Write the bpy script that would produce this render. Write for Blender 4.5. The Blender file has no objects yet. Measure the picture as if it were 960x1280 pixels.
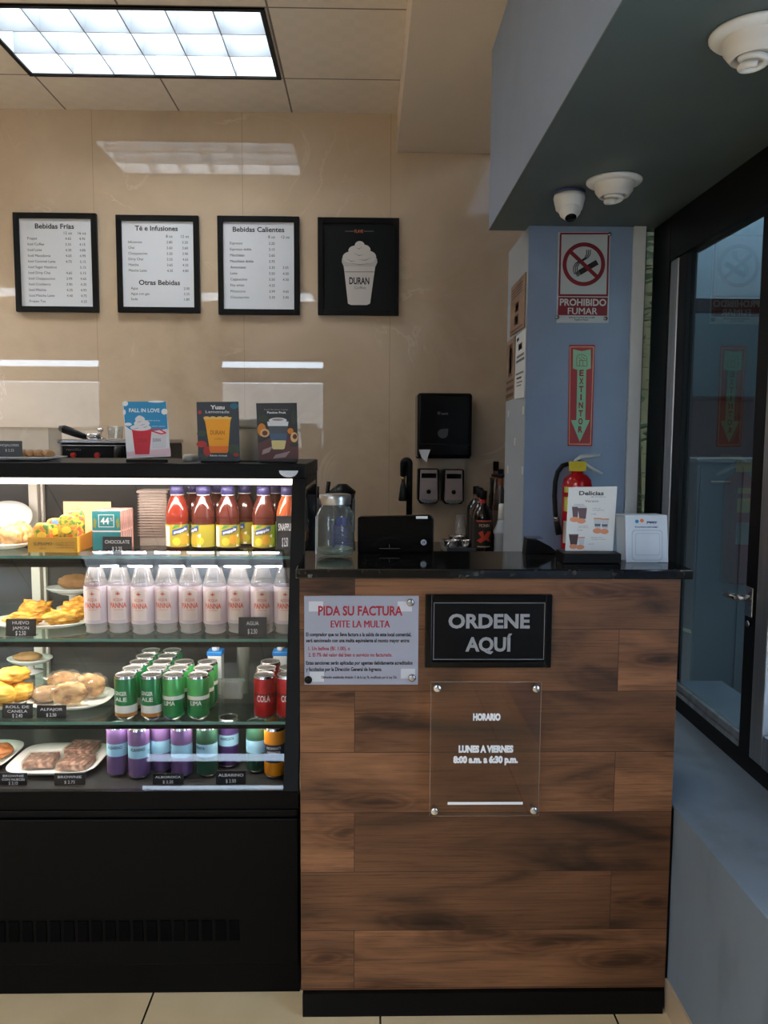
import bpy, bmesh, math, random
from mathutils import Vector, Matrix, noise
random.seed(7)
PI = math.pi
S = bpy.context.scene
COL = S.collection

# ------------------------------------------------------------------ camera
F, PITCH, YAW, ROLL, EYE = 1000.0, .0925, .0203, -.0054, 1.42
cp, sp, cy, sy = math.cos(PITCH), math.sin(PITCH), math.cos(YAW), math.sin(YAW)
fw = Vector((sy*cp, cy*cp, -sp)); r0 = Vector((cy, -sy, 0)); d0 = fw.cross(r0)
rt = math.cos(ROLL)*r0 + math.sin(ROLL)*d0
dn = -math.sin(ROLL)*r0 + math.cos(ROLL)*d0
cam = bpy.data.cameras.new('camera'); camo = bpy.data.objects.new('camera', cam); COL.objects.link(camo)
camo.matrix_world = Matrix(((rt.x, -dn.x, -fw.x, 0), (rt.y, -dn.y, -fw.y, 0), (rt.z, -dn.z, -fw.z, EYE), (0, 0, 0, 1)))
cam.sensor_fit = 'HORIZONTAL'; cam.sensor_width = 36; cam.lens = 36*F/960; cam.clip_start = .02
S.camera = camo

def P(u, v, Y):
    """world point at depth Y for a photograph position"""
    d = rt*((u-480)/F) + dn*((v-640)/F) + fw
    return Vector((0, 0, EYE)) + d*(Y/d.y)
def PX(u, v, Y): return P(u, v, Y).x
def PZ(u, v, Y): return P(u, v, Y).z

# ------------------------------------------------------------------ world, exposure
S.view_settings.view_transform = 'Standard'; S.view_settings.look = 'None'
S.view_settings.gamma = 1; S.view_settings.use_curve_mapping = False
S.view_settings.exposure = 0.42
W_STRENGTH = 8.5
w = bpy.data.worlds.new('daylight'); S.world = w; w.use_nodes = True
nt = w.node_tree; nt.nodes.clear()
out = nt.nodes.new('ShaderNodeOutputWorld'); bg = nt.nodes.new('ShaderNodeBackground')
tc = nt.nodes.new('ShaderNodeTexCoord'); sx = nt.nodes.new('ShaderNodeSeparateXYZ'); cr = nt.nodes.new('ShaderNodeValToRGB')
nt.links.new(tc.outputs['Generated'], sx.inputs[0]); nt.links.new(sx.outputs['Z'], cr.inputs[0])
cr.color_ramp.elements[0].position = .0; cr.color_ramp.elements[0].color = (.62, .74, .86, 1)
cr.color_ramp.elements[1].position = .6; cr.color_ramp.elements[1].color = (.46, .64, .9, 1)
nt.links.new(cr.outputs[0], bg.inputs[0]); bg.inputs[1].default_value = W_STRENGTH
nt.links.new(bg.outputs[0], out.inputs[0])
S.cycles.transparent_max_bounces = 32; S.cycles.max_bounces = 12; S.cycles.transmission_bounces = 12
S.cycles.sample_clamp_indirect = 6

def area(name, loc, size, power, color, rot=(0, 0, 0), parent=None):
    l = bpy.data.lights.new(name, 'AREA'); l.shape = 'RECTANGLE'; l.size, l.size_y = size; l.energy = power; l.color = color
    o = bpy.data.objects.new(name, l); COL.objects.link(o); o.location = loc; o.rotation_euler = rot
    if parent:
        o.parent = parent; o.matrix_parent_inverse = Matrix.Translation(-parent.location)
    return o
TROFFER_W = (12.5, 108.0, 150.0, 80.0)
CASE_W = 7.5

sun = bpy.data.lights.new('sun', 'SUN'); sun.energy = 6; sun.color = (1, .95, .88); sun.angle = .01
suno = bpy.data.objects.new('sun', sun); COL.objects.link(suno); suno.rotation_euler = (math.radians(-32), math.radians(12), 0)
# ------------------------------------------------------------------ materials
def lin(c):
    return tuple(((x/255)/12.92 if x/255 <= .04045 else ((x/255+.055)/1.055)**2.4) for x in c)
MATS = {}
def M(name, rgb=(200, 200, 200), rough=.5, metal=0, spec=.5, coat=0, emis=0, alpha=1, trans=0):
    if name in MATS: return MATS[name]
    m = bpy.data.materials.new(name); m.use_nodes = True; MATS[name] = m
    b = m.node_tree.nodes['Principled BSDF']; c = lin(rgb)
    b.inputs['Base Color'].default_value = (*c, 1); b.inputs['Roughness'].default_value = rough
    b.inputs['Metallic'].default_value = metal; b.inputs['Specular IOR Level'].default_value = spec
    b.inputs['Coat Weight'].default_value = coat; b.inputs['Alpha'].default_value = alpha
    b.inputs['Transmission Weight'].default_value = trans
    if emis:
        b.inputs['Emission Color'].default_value = (*c, 1); b.inputs['Emission Strength'].default_value = emis
    return m
def bsdf(m): return m.node_tree.nodes['Principled BSDF']
def N(m, t, **kw):
    n = m.node_tree.nodes.new(t)
    for k, v in kw.items():
        if k in n.inputs: n.inputs[k].default_value = v
        else: setattr(n, k, v)
    return n
def L(m, a, b): m.node_tree.links.new(a, b)
def ramp(m, stops):
    r = N(m, 'ShaderNodeValToRGB'); e = r.color_ramp.elements
    while len(e) < len(stops): e.new(.5)
    for el, (p, c) in zip(e, stops): el.position = p; el.color = (*lin(c), 1)
    return r
def noisy(name, stops, scale=20, rough=.5, detail=4, bump=0, stretch=(1, 1, 1), coat=0, metal=0, spec=.5):
    """noise-coloured material"""
    if name in MATS: return MATS[name]
    m = M(name, stops[0][1], rough, metal, spec, coat)
    t = N(m, 'ShaderNodeTexCoord'); mp = N(m, 'ShaderNodeMapping', Scale=stretch); n = N(m, 'ShaderNodeTexNoise', Scale=scale, Detail=detail)
    L(m, t.outputs['Object'], mp.inputs[0]); L(m, mp.outputs[0], n.inputs['Vector'])
    r = ramp(m, stops); L(m, n.outputs['Fac'], r.inputs[0]); L(m, r.outputs[0], bsdf(m).inputs['Base Color'])
    if bump:
        b = N(m, 'ShaderNodeBump', Strength=bump, Distance=.003); L(m, n.outputs['Fac'], b.inputs['Height']); L(m, b.outputs[0], bsdf(m).inputs['Normal'])
    return m
def thin_glass(name, tint=(255, 255, 255), ior=1.45, rough=0.0, haze=0.0, hazecol=(255, 255, 255)):
    """a thin sheet: straight-through transparency with Fresnel reflection, a touch of haze"""
    if name in MATS: return MATS[name]
    m = bpy.data.materials.new(name); m.use_nodes = True; MATS[name] = m
    m.node_tree.nodes.clear()
    o = N(m, 'ShaderNodeOutputMaterial'); tr = N(m, 'ShaderNodeBsdfTransparent', Color=(*lin(tint), 1))
    g = N(m, 'ShaderNodeBsdfGlossy', Roughness=rough); fr = N(m, 'ShaderNodeFresnel', IOR=ior); mx = N(m, 'ShaderNodeMixShader')
    # Fresnel evaluated as if always entering the sheet, so both sides reflect alike
    geo = N(m, 'ShaderNodeNewGeometry'); mi = N(m, 'ShaderNodeMix', data_type='FLOAT'); mi.inputs[2].default_value = ior; mi.inputs[3].default_value = 1/ior
    L(m, geo.outputs['Backfacing'], mi.inputs[0]); L(m, mi.outputs[0], fr.inputs['IOR'])
    L(m, fr.outputs[0], mx.inputs[0])
    if haze:
        df = N(m, 'ShaderNodeBsdfDiffuse', Color=(*lin(hazecol), 1)); m2 = N(m, 'ShaderNodeMixShader', Fac=haze)
        L(m, tr.outputs[0], m2.inputs[1]); L(m, df.outputs[0], m2.inputs[2]); L(m, m2.outputs[0], mx.inputs[1])
    else: L(m, tr.outputs[0], mx.inputs[1])
    L(m, g.outputs[0], mx.inputs[2]); L(m, mx.outputs[0], o.inputs[0])
    return m

# polished beige stone tile
def stone():
    m = M('polished_beige_tile', (190, 160, 125), .012, spec=1.0)
    t = N(m, 'ShaderNodeTexCoord'); mp = N(m, 'ShaderNodeMapping', Scale=(1, 1, 1)); L(m, t.outputs['Object'], mp.inputs[0])
    n1 = N(m, 'ShaderNodeTexNoise', Scale=1.6, Detail=6, Roughness=.6, Distortion=.6); L(m, mp.outputs[0], n1.inputs['Vector'])
    r1 = ramp(m, [(.3, (186, 163, 136)), (.5, (204, 181, 154)), (.72, (215, 193, 167))]); L(m, n1.outputs['Fac'], r1.inputs[0])
    # veins: thin light lines
    n2 = N(m, 'ShaderNodeTexNoise', Scale=1.3, Detail=5, Roughness=.55, Distortion=1.6); L(m, mp.outputs[0], n2.inputs['Vector'])
    r2 = ramp(m, [(.485, (0, 0, 0)), (.497, (190, 190, 190)), (.509, (0, 0, 0))]); L(m, n2.outputs['Fac'], r2.inputs[0])
    n3 = N(m, 'ShaderNodeTexNoise', Scale=2.3, Detail=2); L(m, mp.outputs[0], n3.inputs['Vector'])
    r3 = ramp(m, [(.52, (0, 0, 0)), (.62, (255, 255, 255))]); L(m, n3.outputs['Fac'], r3.inputs[0])
    mu = N(m, 'ShaderNodeMath', operation='MULTIPLY'); L(m, r2.outputs[0], mu.inputs[0]); L(m, r3.outputs[0], mu.inputs[1])
    mx = N(m, 'ShaderNodeMix', data_type='RGBA'); mx.inputs[7].default_value = (*lin((232, 214, 190)), 1)
    L(m, mu.outputs[0], mx.inputs[0]); L(m, r1.outputs[0], mx.inputs[6])
    # joints
    sep = N(m, 'ShaderNodeSeparateXYZ'); L(m, t.outputs['Object'], sep.inputs[0]); cb = N(m, 'ShaderNodeCombineXYZ')
    L(m, sep.outputs['X'], cb.inputs['X']); L(m, sep.outputs['Z'], cb.inputs['Y'])
    mb_ = N(m, 'ShaderNodeMapping', Location=(.61+.715*8, -.1, 0)); L(m, cb.outputs[0], mb_.inputs[0])
    br = N(m, 'ShaderNodeTexBrick', offset=0.0, Scale=1.0); br.inputs['Brick Width'].default_value = .715; br.inputs['Row Height'].default_value = 5.0
    br.inputs['Mortar Size'].default_value = .0012; br.inputs['Mortar Smooth'].default_value = 0
    L(m, mb_.outputs[0], br.inputs['Vector'])
    m3 = N(m, 'ShaderNodeMix', data_type='RGBA'); m3.inputs[7].default_value = (*lin((176, 150, 122)), 1)
    L(m, br.outputs['Fac'], m3.inputs[0]); L(m, mx.outputs[2], m3.inputs[6]); L(m, m3.outputs[2], bsdf(m).inputs['Base Color'])
    return m
# wooden planks in a running bond, with grain
def planks():
    m = M('walnut_planks', (96, 66, 46), .5, spec=.35)
    t = N(m, 'ShaderNodeTexCoord'); sep = N(m, 'ShaderNodeSeparateXYZ'); L(m, t.outputs['Object'], sep.inputs[0])
    cb = N(m, 'ShaderNodeCombineXYZ'); L(m, sep.outputs['X'], cb.inputs['X']); L(m, sep.outputs['Z'], cb.inputs['Y'])
    mp = N(m, 'ShaderNodeMapping', Location=(.03+.63, -.0655+.1505*2, 0)); L(m, cb.outputs[0], mp.inputs[0])
    br = N(m, 'ShaderNodeTexBrick', offset=.5, offset_frequency=2, Scale=1.0)
    br.inputs['Brick Width'].default_value = 1.26; br.inputs['Row Height'].default_value = .1505; br.inputs['Mortar Size'].default_value = .0007; br.inputs['Mortar Smooth'].default_value = .1
    br.inputs['Color1'].default_value = (0, 0, 0, 1); br.inputs['Color2'].default_value = (1, 1, 1, 1); br.inputs['Mortar'].default_value = (.5, .5, .5, 1)
    L(m, mp.outputs[0], br.inputs['Vector'])
    # per-plank shift of the grain
    ad = N(m, 'ShaderNodeVectorMath', operation='MULTIPLY_ADD'); L(m, br.outputs['Color'], ad.inputs[0]); ad.inputs[1].default_value = (7.3, 3.1, 5.7); L(m, mp.outputs[0], ad.inputs[2])
    m1 = N(m, 'ShaderNodeMapping', Scale=(1.0, 4.6, 1)); L(m, ad.outputs[0], m1.inputs[0])
    big = N(m, 'ShaderNodeTexNoise', Scale=2.1, Detail=4, Roughness=.5, Distortion=1.1); L(m, m1.outputs[0], big.inputs['Vector'])
    m2 = N(m, 'ShaderNodeMapping', Scale=(1.6, 60, 1)); L(m, ad.outputs[0], m2.inputs[0])
    fine = N(m, 'ShaderNodeTexNoise', Scale=4, Detail=5, Roughness=.7, Distortion=.4); L(m, m2.outputs[0], fine.inputs['Vector'])
    r = ramp(m, [(.26, (64, 42, 29)), (.45, (128, 87, 58)), (.72, (164, 114, 78))]); L(m, big.outputs['Fac'], r.inputs[0])
    rf = ramp(m, [(.30, (150, 142, 134)), (.5, (240, 238, 236)), (.7, (255, 255, 255))]); L(m, fine.outputs['Fac'], rf.inputs[0])
    mx = N(m, 'ShaderNodeMix', data_type='RGBA', blend_type='MULTIPLY'); mx.inputs[0].default_value = .8
    L(m, r.outputs[0], mx.inputs[6]); L(m, rf.outputs[0], mx.inputs[7])
    rp = ramp(m, [(0, (186, 182, 178)), (1, (255, 255, 255))]); L(m, br.outputs['Color'], rp.inputs[0])
    mx1 = N(m, 'ShaderNodeMix', data_type='RGBA', blend_type='MULTIPLY'); mx1.inputs[0].default_value = 1
    L(m, mx.outputs[2], mx1.inputs[6]); L(m, rp.outputs[0], mx1.inputs[7])
    m4 = N(m, 'ShaderNodeMapping', Scale=(1.7, 7.5, 1)); L(m, ad.outputs[0], m4.inputs[0])
    kn = N(m, 'ShaderNodeTexNoise', Scale=3.0, Detail=2); L(m, m4.outputs[0], kn.inputs['Vector'])
    ka = N(m, 'ShaderNodeVectorMath', operation='MULTIPLY_ADD'); L(m, kn.outputs['Color'], ka.inputs[0]); ka.inputs[1].default_value = (.35, .35, 0); L(m, m4.outputs[0], ka.inputs[2])
    vo = N(m, 'ShaderNodeTexVoronoi', Scale=1.0); vo.voronoi_dimensions = '2D'; L(m, ka.outputs[0], vo.inputs['Vector'])
    rk = ramp(m, [(.0, (92, 78, 70)), (.05, (128, 112, 100)), (.09, (205, 196, 190)), (.12, (170, 158, 150)), (.17, (235, 232, 230)), (.2, (205, 198, 192)), (.28, (255, 255, 255))]); L(m, vo.outputs['Distance'], rk.inputs[0])
    mk = N(m, 'ShaderNodeMix', data_type='RGBA', blend_type='MULTIPLY'); mk.inputs[0].default_value = .8; L(m, mx1.outputs[2], mk.inputs[6]); L(m, rk.outputs[0], mk.inputs[7])
    m3 = N(m, 'ShaderNodeMix', data_type='RGBA'); m3.inputs[7].default_value = (*lin((44, 28, 20)), 1)
    L(m, br.outputs['Fac'], m3.inputs[0]); L(m, mk.outputs[2], m3.inputs[6]); L(m, m3.outputs[2], bsdf(m).inputs['Base Color'])
    return m
def granite():
    m = M('black_granite', (14, 14, 15), .08, spec=.6)
    t = N(m, 'ShaderNodeTexCoord'); v = N(m, 'ShaderNodeTexVoronoi', Scale=120.0); L(m, t.outputs['Object'], v.inputs['Vector'])
    n = N(m, 'ShaderNodeTexNoise', Scale=30.0, Detail=3); L(m, t.outputs['Object'], n.inputs['Vector'])
    mu = N(m, 'ShaderNodeMath', operation='MULTIPLY'); L(m, v.outputs['Color'], mu.inputs[0]); L(m, n.outputs['Fac'], mu.inputs[1])
    r = ramp(m, [(.0, (9, 9, 10)), (.40, (16, 16, 17)), (.5, (58, 54, 50)), (.6, (84, 80, 74))]); L(m, mu.outputs[0], r.inputs[0]); L(m, r.outputs[0], bsdf(m).inputs['Base Color'])
    return m
def grid_tiles(name, rgb, grout, px, py, ox, oy, mortar, rough=.4, bump=0, var=6):
    m = M(name, rgb, rough)
    t = N(m, 'ShaderNodeTexCoord'); mp = N(m, 'ShaderNodeMapping', Location=(-ox+px*40, -oy+py*40, 0)); L(m, t.outputs['Object'], mp.inputs[0])
    br = N(m, 'ShaderNodeTexBrick', offset=0.0, Scale=1.0); br.inputs['Brick Width'].default_value = px; br.inputs['Row Height'].default_value = py
    br.inputs['Mortar Size'].default_value = mortar; br.inputs['Mortar Smooth'].default_value = 0; L(m, mp.outputs[0], br.inputs['Vector'])
    n = N(m, 'ShaderNodeTexNoise', Scale=5.0, Detail=5); L(m, t.outputs['Object'], n.inputs['Vector'])
    lo = tuple(max(0, c-var) for c in rgb); hi = tuple(min(255, c+var) for c in rgb)
    r = ramp(m, [(.3, lo), (.7, hi)]); L(m, n.outputs['Fac'], r.inputs[0])
    m3 = N(m, 'ShaderNodeMix', data_type='RGBA'); m3.inputs[7].default_value = (*lin(grout), 1)
    L(m, br.outputs['Fac'], m3.inputs[0]); L(m, r.outputs[0], m3.inputs[6]); L(m, m3.outputs[2], bsdf(m).inputs['Base Color'])
    if bump:
        ck = N(m, 'ShaderNodeTexChecker', Scale=1/.055); L(m, t.outputs['Object'], ck.inputs['Vector'])
        b = N(m, 'ShaderNodeBump', Strength=bump, Distance=.002); L(m, n.outputs['Fac'], b.inputs['Height']); L(m, b.outputs[0], bsdf(m).inputs['Normal'])
        mq = N(m, 'ShaderNodeMix', data_type='RGBA', blend_type='MULTIPLY'); mq.inputs[0].default_value = .05
        L(m, m3.outputs[2], mq.inputs[6]); L(m, ck.outputs['Color'], mq.inputs[7]); L(m, mq.outputs[2], bsdf(m).inputs['Base Color'])
    return m
STONE = stone(); PLANKS = planks(); GRANITE = granite()
FLOORT = grid_tiles('beige_floor_tile', (208, 187, 150), (48, 38, 30), .58, .58, -.545, 1.62, .0025, .25)
CEILT = grid_tiles('ceiling_panels', (226, 214, 202), (124, 115, 107), .538, .575, -.37, 3.06, .004, .8, bump=.3, var=3)
BLUE = noisy('slate_blue_paint', [(.3, (132, 152, 182)), (.7, (138, 158, 188))], 6, .45)
BLUEDIRTY = noisy('slate_blue_paint_scuffed', [(.28, (84, 96, 104)), (.45, (116, 130, 144)), (.7, (122, 137, 152))], 4, .5, stretch=(1, 1, .5))
LEDGEP = noisy('ledge_paint', [(.3, (114, 136, 150)), (.7, (122, 144, 158))], 5, .4)
BEIGE = M('beige_paint', (222, 206, 190), .7)
OFFW = M('off_white_paint', (158, 168, 180), .55)
BLACKM = M('black_metal', (6, 6, 7), .42, spec=.15)
BLACKG = M('black_gloss', (7, 7, 8), .15, spec=.22)
BLACKP = M('black_plastic', (8, 8, 9), .45, spec=.2)
CASEBLK = noisy('case_black', [(.3, (5, 4, 4)), (.7, (7, 6, 6))], 3, .5, spec=.1)
WHITE = M('white_plastic', (226, 226, 224), .4)
CERAM = M('white_ceramic', (236, 234, 230), .18, coat=.3)
PAPER = M('white_paper', (226, 229, 233), .6)
STEEL = M('steel', (176, 176, 178), .25, metal=1)
CHROME = M('chrome', (215, 215, 218), .08, metal=1)
SILVER = noisy('brushed_aluminium', [(.3, (150, 152, 155)), (.7, (186, 188, 190))], 40, .35, stretch=(1, 1, .02), metal=.9)
GLASS = thin_glass('clear_glass')
SHELFG = thin_glass('shelf_glass', (238, 250, 246))
GEDGE = M('glass_edge_green', (84, 140, 130), .15, alpha=.8)
TINTG = thin_glass('smoked_glass', (205, 212, 210), 1.55)
GREENG = thin_glass('green_side_glass', (196, 206, 196), 1.5)
ACRY = thin_glass('acrylic', (236, 226, 216), 1.45, haze=.008)
DKGREY = M('dark_grey_gloss', (58, 58, 60), .18)
INKK = M('ink_black', (24, 24, 27), .6); INKW = M('ink_white', (228, 229, 230), .6); INKR = M('ink_red', (150, 22, 40), .55)
INKG = M('ink_grey', (110, 112, 116), .6)
def ink(rgb): return M('ink_%02x%02x%02x' % rgb, rgb, .5)

# ------------------------------------------------------------------ mesh helpers
class MB:
    def __init__(s): s.bm = bmesh.new(); s.k = 0
    def _t(s, geom_verts, xf):
        if xf is not None:
            for v in geom_verts: v.co = xf @ v.co
    def box(s, x0, y0, z0, x1, y1, z1, m=0, bev=0, seg=2, xf=None):
        b = bmesh.new(); bmesh.ops.create_cube(b, size=1)
        for v in b.verts: v.co = Vector((x0+(v.co.x+.5)*(x1-x0), y0+(v.co.y+.5)*(y1-y0), z0+(v.co.z+.5)*(z1-z0)))
        if bev: bmesh.ops.bevel(b, geom=b.edges[:], offset=bev, segments=seg, affect='EDGES', profile=.5)
        s.add(b, m, xf); return s
    def add(s, b, m=0, xf=None, keep=False):
        mp = {}
        for v in b.verts: mp[v] = s.bm.verts.new(xf @ v.co if xf is not None else v.co)
        for f in b.faces:
            try: nf = s.bm.faces.new([mp[v] for v in f.verts])
            except ValueError: continue
            nf.material_index = f.material_index if keep else m; nf.smooth = f.smooth
        b.free()
    def lathe(s, prof, n=24, m=0, c=(0, 0, 0), sx=1, sy=1, xf=None, mats=None, cap=True):
        """prof: (r, z) bottom to top"""
        rings = []
        X = lambda p: xf @ Vector(p) if xf is not None else Vector(p)
        for r, z in prof:
            if r < 1e-6: rings.append([s.bm.verts.new(X((c[0], c[1], c[2]+z)))])
            else: rings.append([s.bm.verts.new(X((c[0]+r*sx*math.cos(2*PI*k/n), c[1]+r*sy*math.sin(2*PI*k/n), c[2]+z))) for k in range(n)])
        for i in range(len(rings)-1):
            a, b = rings[i], rings[i+1]; mi = mats[i] if mats else m
            for k in range(n):
                k2 = (k+1) % n
                if len(a) == 1 and len(b) == 1: continue
                if len(a) == 1: vs = [a[0], b[k2], b[k]]
                elif len(b) == 1: vs = [a[k], a[k2], b[0]]
                else: vs = [a[k], a[k2], b[k2], b[k]]
                f = s.bm.faces.new(vs); f.material_index = mi; f.smooth = True
        if cap:
            for ring, fl in ((rings[0], True), (rings[-1], False)):
                if len(ring) > 1:
                    f = s.bm.faces.new(ring[::-1] if fl else ring); f.material_index = (mats[0] if fl else mats[-1]) if mats else m
        return s
    def tube(s, pts, r, n=10, m=0, cap=True):
        pts = [Vector(p) for p in pts]; rs = r if isinstance(r, (list, tuple)) else [r]*len(pts)
        rings = []; prev = None
        for i, p in enumerate(pts):
            t = (pts[min(i+1, len(pts)-1)]-pts[max(i-1, 0)]).normalized()
            if prev is None:
                u = t.orthogonal().normalized()
            else:
                u = (prev - t*prev.dot(t)); u = u.normalized() if u.length > 1e-6 else t.orthogonal().normalized()
            prev = u; q = t.cross(u)
            rings.append([s.bm.verts.new(p+(u*math.cos(2*PI*k/n)+q*math.sin(2*PI*k/n))*rs[i]) for k in range(n)])
        for a, b in zip(rings, rings[1:]):
            for k in range(n):
                f = s.bm.faces.new([a[k], a[(k+1) % n], b[(k+1) % n], b[k]]); f.material_index = m; f.smooth = True
        if cap:
            s.bm.faces.new(rings[0][::-1]).material_index = m; s.bm.faces.new(rings[-1]).material_index = m
        return s
    def prism(s, poly, axis, a, b, m=0):
        """polygon extruded along axis: 'x' poly=(y,z), 'y' poly=(x,z), 'z' poly=(x,y)"""
        f3 = {'x': lambda p, t: (t, p[0], p[1]), 'y': lambda p, t: (p[0], t, p[1]), 'z': lambda p, t: (p[0], p[1], t)}[axis]
        A = [s.bm.verts.new(f3(p, a)) for p in poly]; B = [s.bm.verts.new(f3(p, b)) for p in poly]
        fs = [s.bm.faces.new(A), s.bm.faces.new(B[::-1])]
        for i in range(len(poly)):
            j = (i+1) % len(poly); fs.append(s.bm.faces.new([A[j], A[i], B[i], B[j]]))
        for f in fs: f.material_index = m
        return s
    def flat(s, poly, y, m=0):
        """flat printed shape in the x-z plane"""
        s.k += 1; y -= s.k*1.5e-5          # printed layers lie one on the other
        f = s.bm.faces.new([s.bm.verts.new((p[0], y, p[1])) for p in poly]); f.material_index = m
        return s
    def ring(s, c, r1, r2, y, m=0, n=40):
        A = [s.bm.verts.new((c[0]+r1*math.cos(2*PI*k/n), y, c[1]+r1*math.sin(2*PI*k/n))) for k in range(n)]
        B = [s.bm.verts.new((c[0]+r2*math.cos(2*PI*k/n), y, c[1]+r2*math.sin(2*PI*k/n))) for k in range(n)]
        for k in range(n): s.bm.faces.new([A[k], A[(k+1) % n], B[(k+1) % n], B[k]]).material_index = m
        return s
    def blob(s, c, rad, nz=.12, fr=12, m=0, n=28, k=16, pw=1.0, seed=0, ridge=0):
        """lumpy rounded solid"""
        rings = []
        for i in range(k+1):
            th = PI*i/k
            ring = []
            for j in range(n if 0 < i < k else 1):
                ph = 2*PI*j/n
                d = Vector((math.sin(th)*math.cos(ph), math.sin(th)*math.sin(ph), -math.cos(th)))
                q = Vector([math.copysign(abs(x)**pw, x) for x in d])
                g = 1 + nz*noise.noise(d*fr*.2+Vector((seed*3.1, seed*1.7, 0))) + .35*nz*noise.noise(d*fr*.6+Vector((0, seed*2.3, seed)))
                if ridge: g *= 1 + ridge*math.sin(9*math.atan2(d.z, d.x+.001)+3*d.y)
                ring.append(s.bm.verts.new((c[0]+q.x*rad[0]*g, c[1]+q.y*rad[1]*g, c[2]+q.z*rad[2]*g)))
            rings.append(ring)
        for a, b in zip(rings, rings[1:]):
            for j in range(n):
                j2 = (j+1) % n
                vs = [a[0], b[j2], b[j]] if len(a) == 1 else ([a[j], a[j2], b[0]] if len(b) == 1 else [a[j], a[j2], b[j2], b[j]])
                f = s.bm.faces.new(vs); f.material_index = m; f.smooth = True
        return s
    def text(s, st, x, z, h, y=0, w=None, al='C', m=0, bold=0, wrap=None, wz=None):
        """lettering in the x-z plane facing -y; h = capital height; wrap = radius of a cylinder about the origin"""
        if bold and 'M' in st:             # heavier strokes by overprinting where the outline cannot be swollen
            for d in (-1, 0, 1): s.text(st, x+d*bold*h*.9, z, h, y-(d+1)*2e-5, w*.985 if w else None, al, m, 0, wrap)
            return s
        vs, fs, x0, x1 = glyphs(st, bold)
        k = h; kx = w/(x1-x0) if w else k
        ox = x - (0 if al == 'L' else (x1-x0)*kx/2 if al == 'C' else (x1-x0)*kx)
        V = []
        for a, b in vs:
            X = ox+(a-x0)*kx; Z = z+b*k-h/2
            if wrap: V.append(s.bm.verts.new((wrap*math.sin(X/wrap), -wrap*math.cos(X/wrap), Z)))
            else: V.append(s.bm.verts.new((X, y, Z)))
        for f in fs:
            try: s.bm.faces.new([V[i] for i in f]).material_index = m
            except ValueError: pass
        return s
    def build(s, name, mats, parent=None, smooth=None, wn=True):
        me = bpy.data.meshes.new(name)
        bmesh.ops.recalc_face_normals(s.bm, faces=[f for f in s.bm.faces]) if wn else None
        s.bm.to_mesh(me); s.bm.free()
        for m in (mats if isinstance(mats, (list, tuple)) else [mats]): me.materials.append(m)
        o = bpy.data.objects.new(name, me); COL.objects.link(o)
        if parent:
            o.parent = parent; o.matrix_parent_inverse = Matrix.Translation(-parent.location) if parent.type == 'EMPTY' else Matrix.Identity(4)
        return o
def wrapflat(b, pts, r, m=0):
    q = bmesh.new(); q.faces.new([q.verts.new((x, 0, z)) for x, z in pts])
    x0 = min(p[0] for p in pts); x1 = max(p[0] for p in pts); n = int((x1-x0)/(r*.12))
    for i in range(1, n+1):
        bmesh.ops.bisect_plane(q, geom=q.verts[:]+q.edges[:]+q.faces[:], plane_co=(x0+(x1-x0)*i/(n+1), 0, 0), plane_no=(1, 0, 0))
    for v in q.verts: v.co = Vector((r*math.sin(v.co.x/r), -r*math.cos(v.co.x/r), v.co.z))
    b.add(q, m)
_G = {}; _CAP = None
def glyphs(st, bold):
    global _CAP
    key = (st, bold)
    if key in _G: return _G[key]
    cu = bpy.data.curves.new('lettering', 'FONT'); cu.body = st; cu.size = 1; cu.offset = bold; cu.resolution_u = 3; cu.fill_mode = 'FRONT'
    ob = bpy.data.objects.new('lettering', cu)
    me = bpy.data.meshes.new_from_object(ob)
    if _CAP is None:
        _CAP = 1
        v, f, a, b = glyphs('H', 0); _CAP = max(p[1] for p in v); _G.clear()
    vs = [(v.co.x/_CAP, v.co.y/_CAP) for v in me.vertices]; fs = [tuple(p.vertices) for p in me.polygons]
    xs = [v[0] for v in vs] or [0, 1]
    bpy.data.meshes.remove(me); bpy.data.objects.remove(ob); bpy.data.curves.remove(cu)
    _G[key] = (vs, fs, min(xs), max(xs)); return _G[key]

def thing(name, label, cat, loc=(0, 0, 0), group=None):
    o = bpy.data.objects.new(name, None); COL.objects.link(o); o.location = loc; o.empty_display_size = .05
    o['label'] = label; o['category'] = cat
    if group: o['group'] = group
    return o
def tag(o, label, cat, group=None):
    o['label'] = label; o['category'] = cat
    if group: o['group'] = group
    return o
def struct(o): o['kind'] = 'structure'; return o
def dup(root, loc, label=None, rotz=None, group=None):
    """a copy of a thing with copies of its parts and sub-parts"""
    def cpy(o, par):
        c = o.copy(); COL.objects.link(c)
        if par:
            mi = o.matrix_parent_inverse.copy(); c.parent = par; c.matrix_parent_inverse = mi
        for ch in o.children: cpy(ch, c)
        return c
    r = cpy(root, None); r.location = loc
    if label: r['label'] = label
    if rotz is not None: r.rotation_euler = (0, 0, rotz)
    if group: r['group'] = group
    return r
def wbox(name, mat, x0, y0, z0, x1, y1, z1, bev=0):
    return struct(MB().box(x0, y0, z0, x1, y1, z1, bev=bev).build(name, mat))
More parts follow.
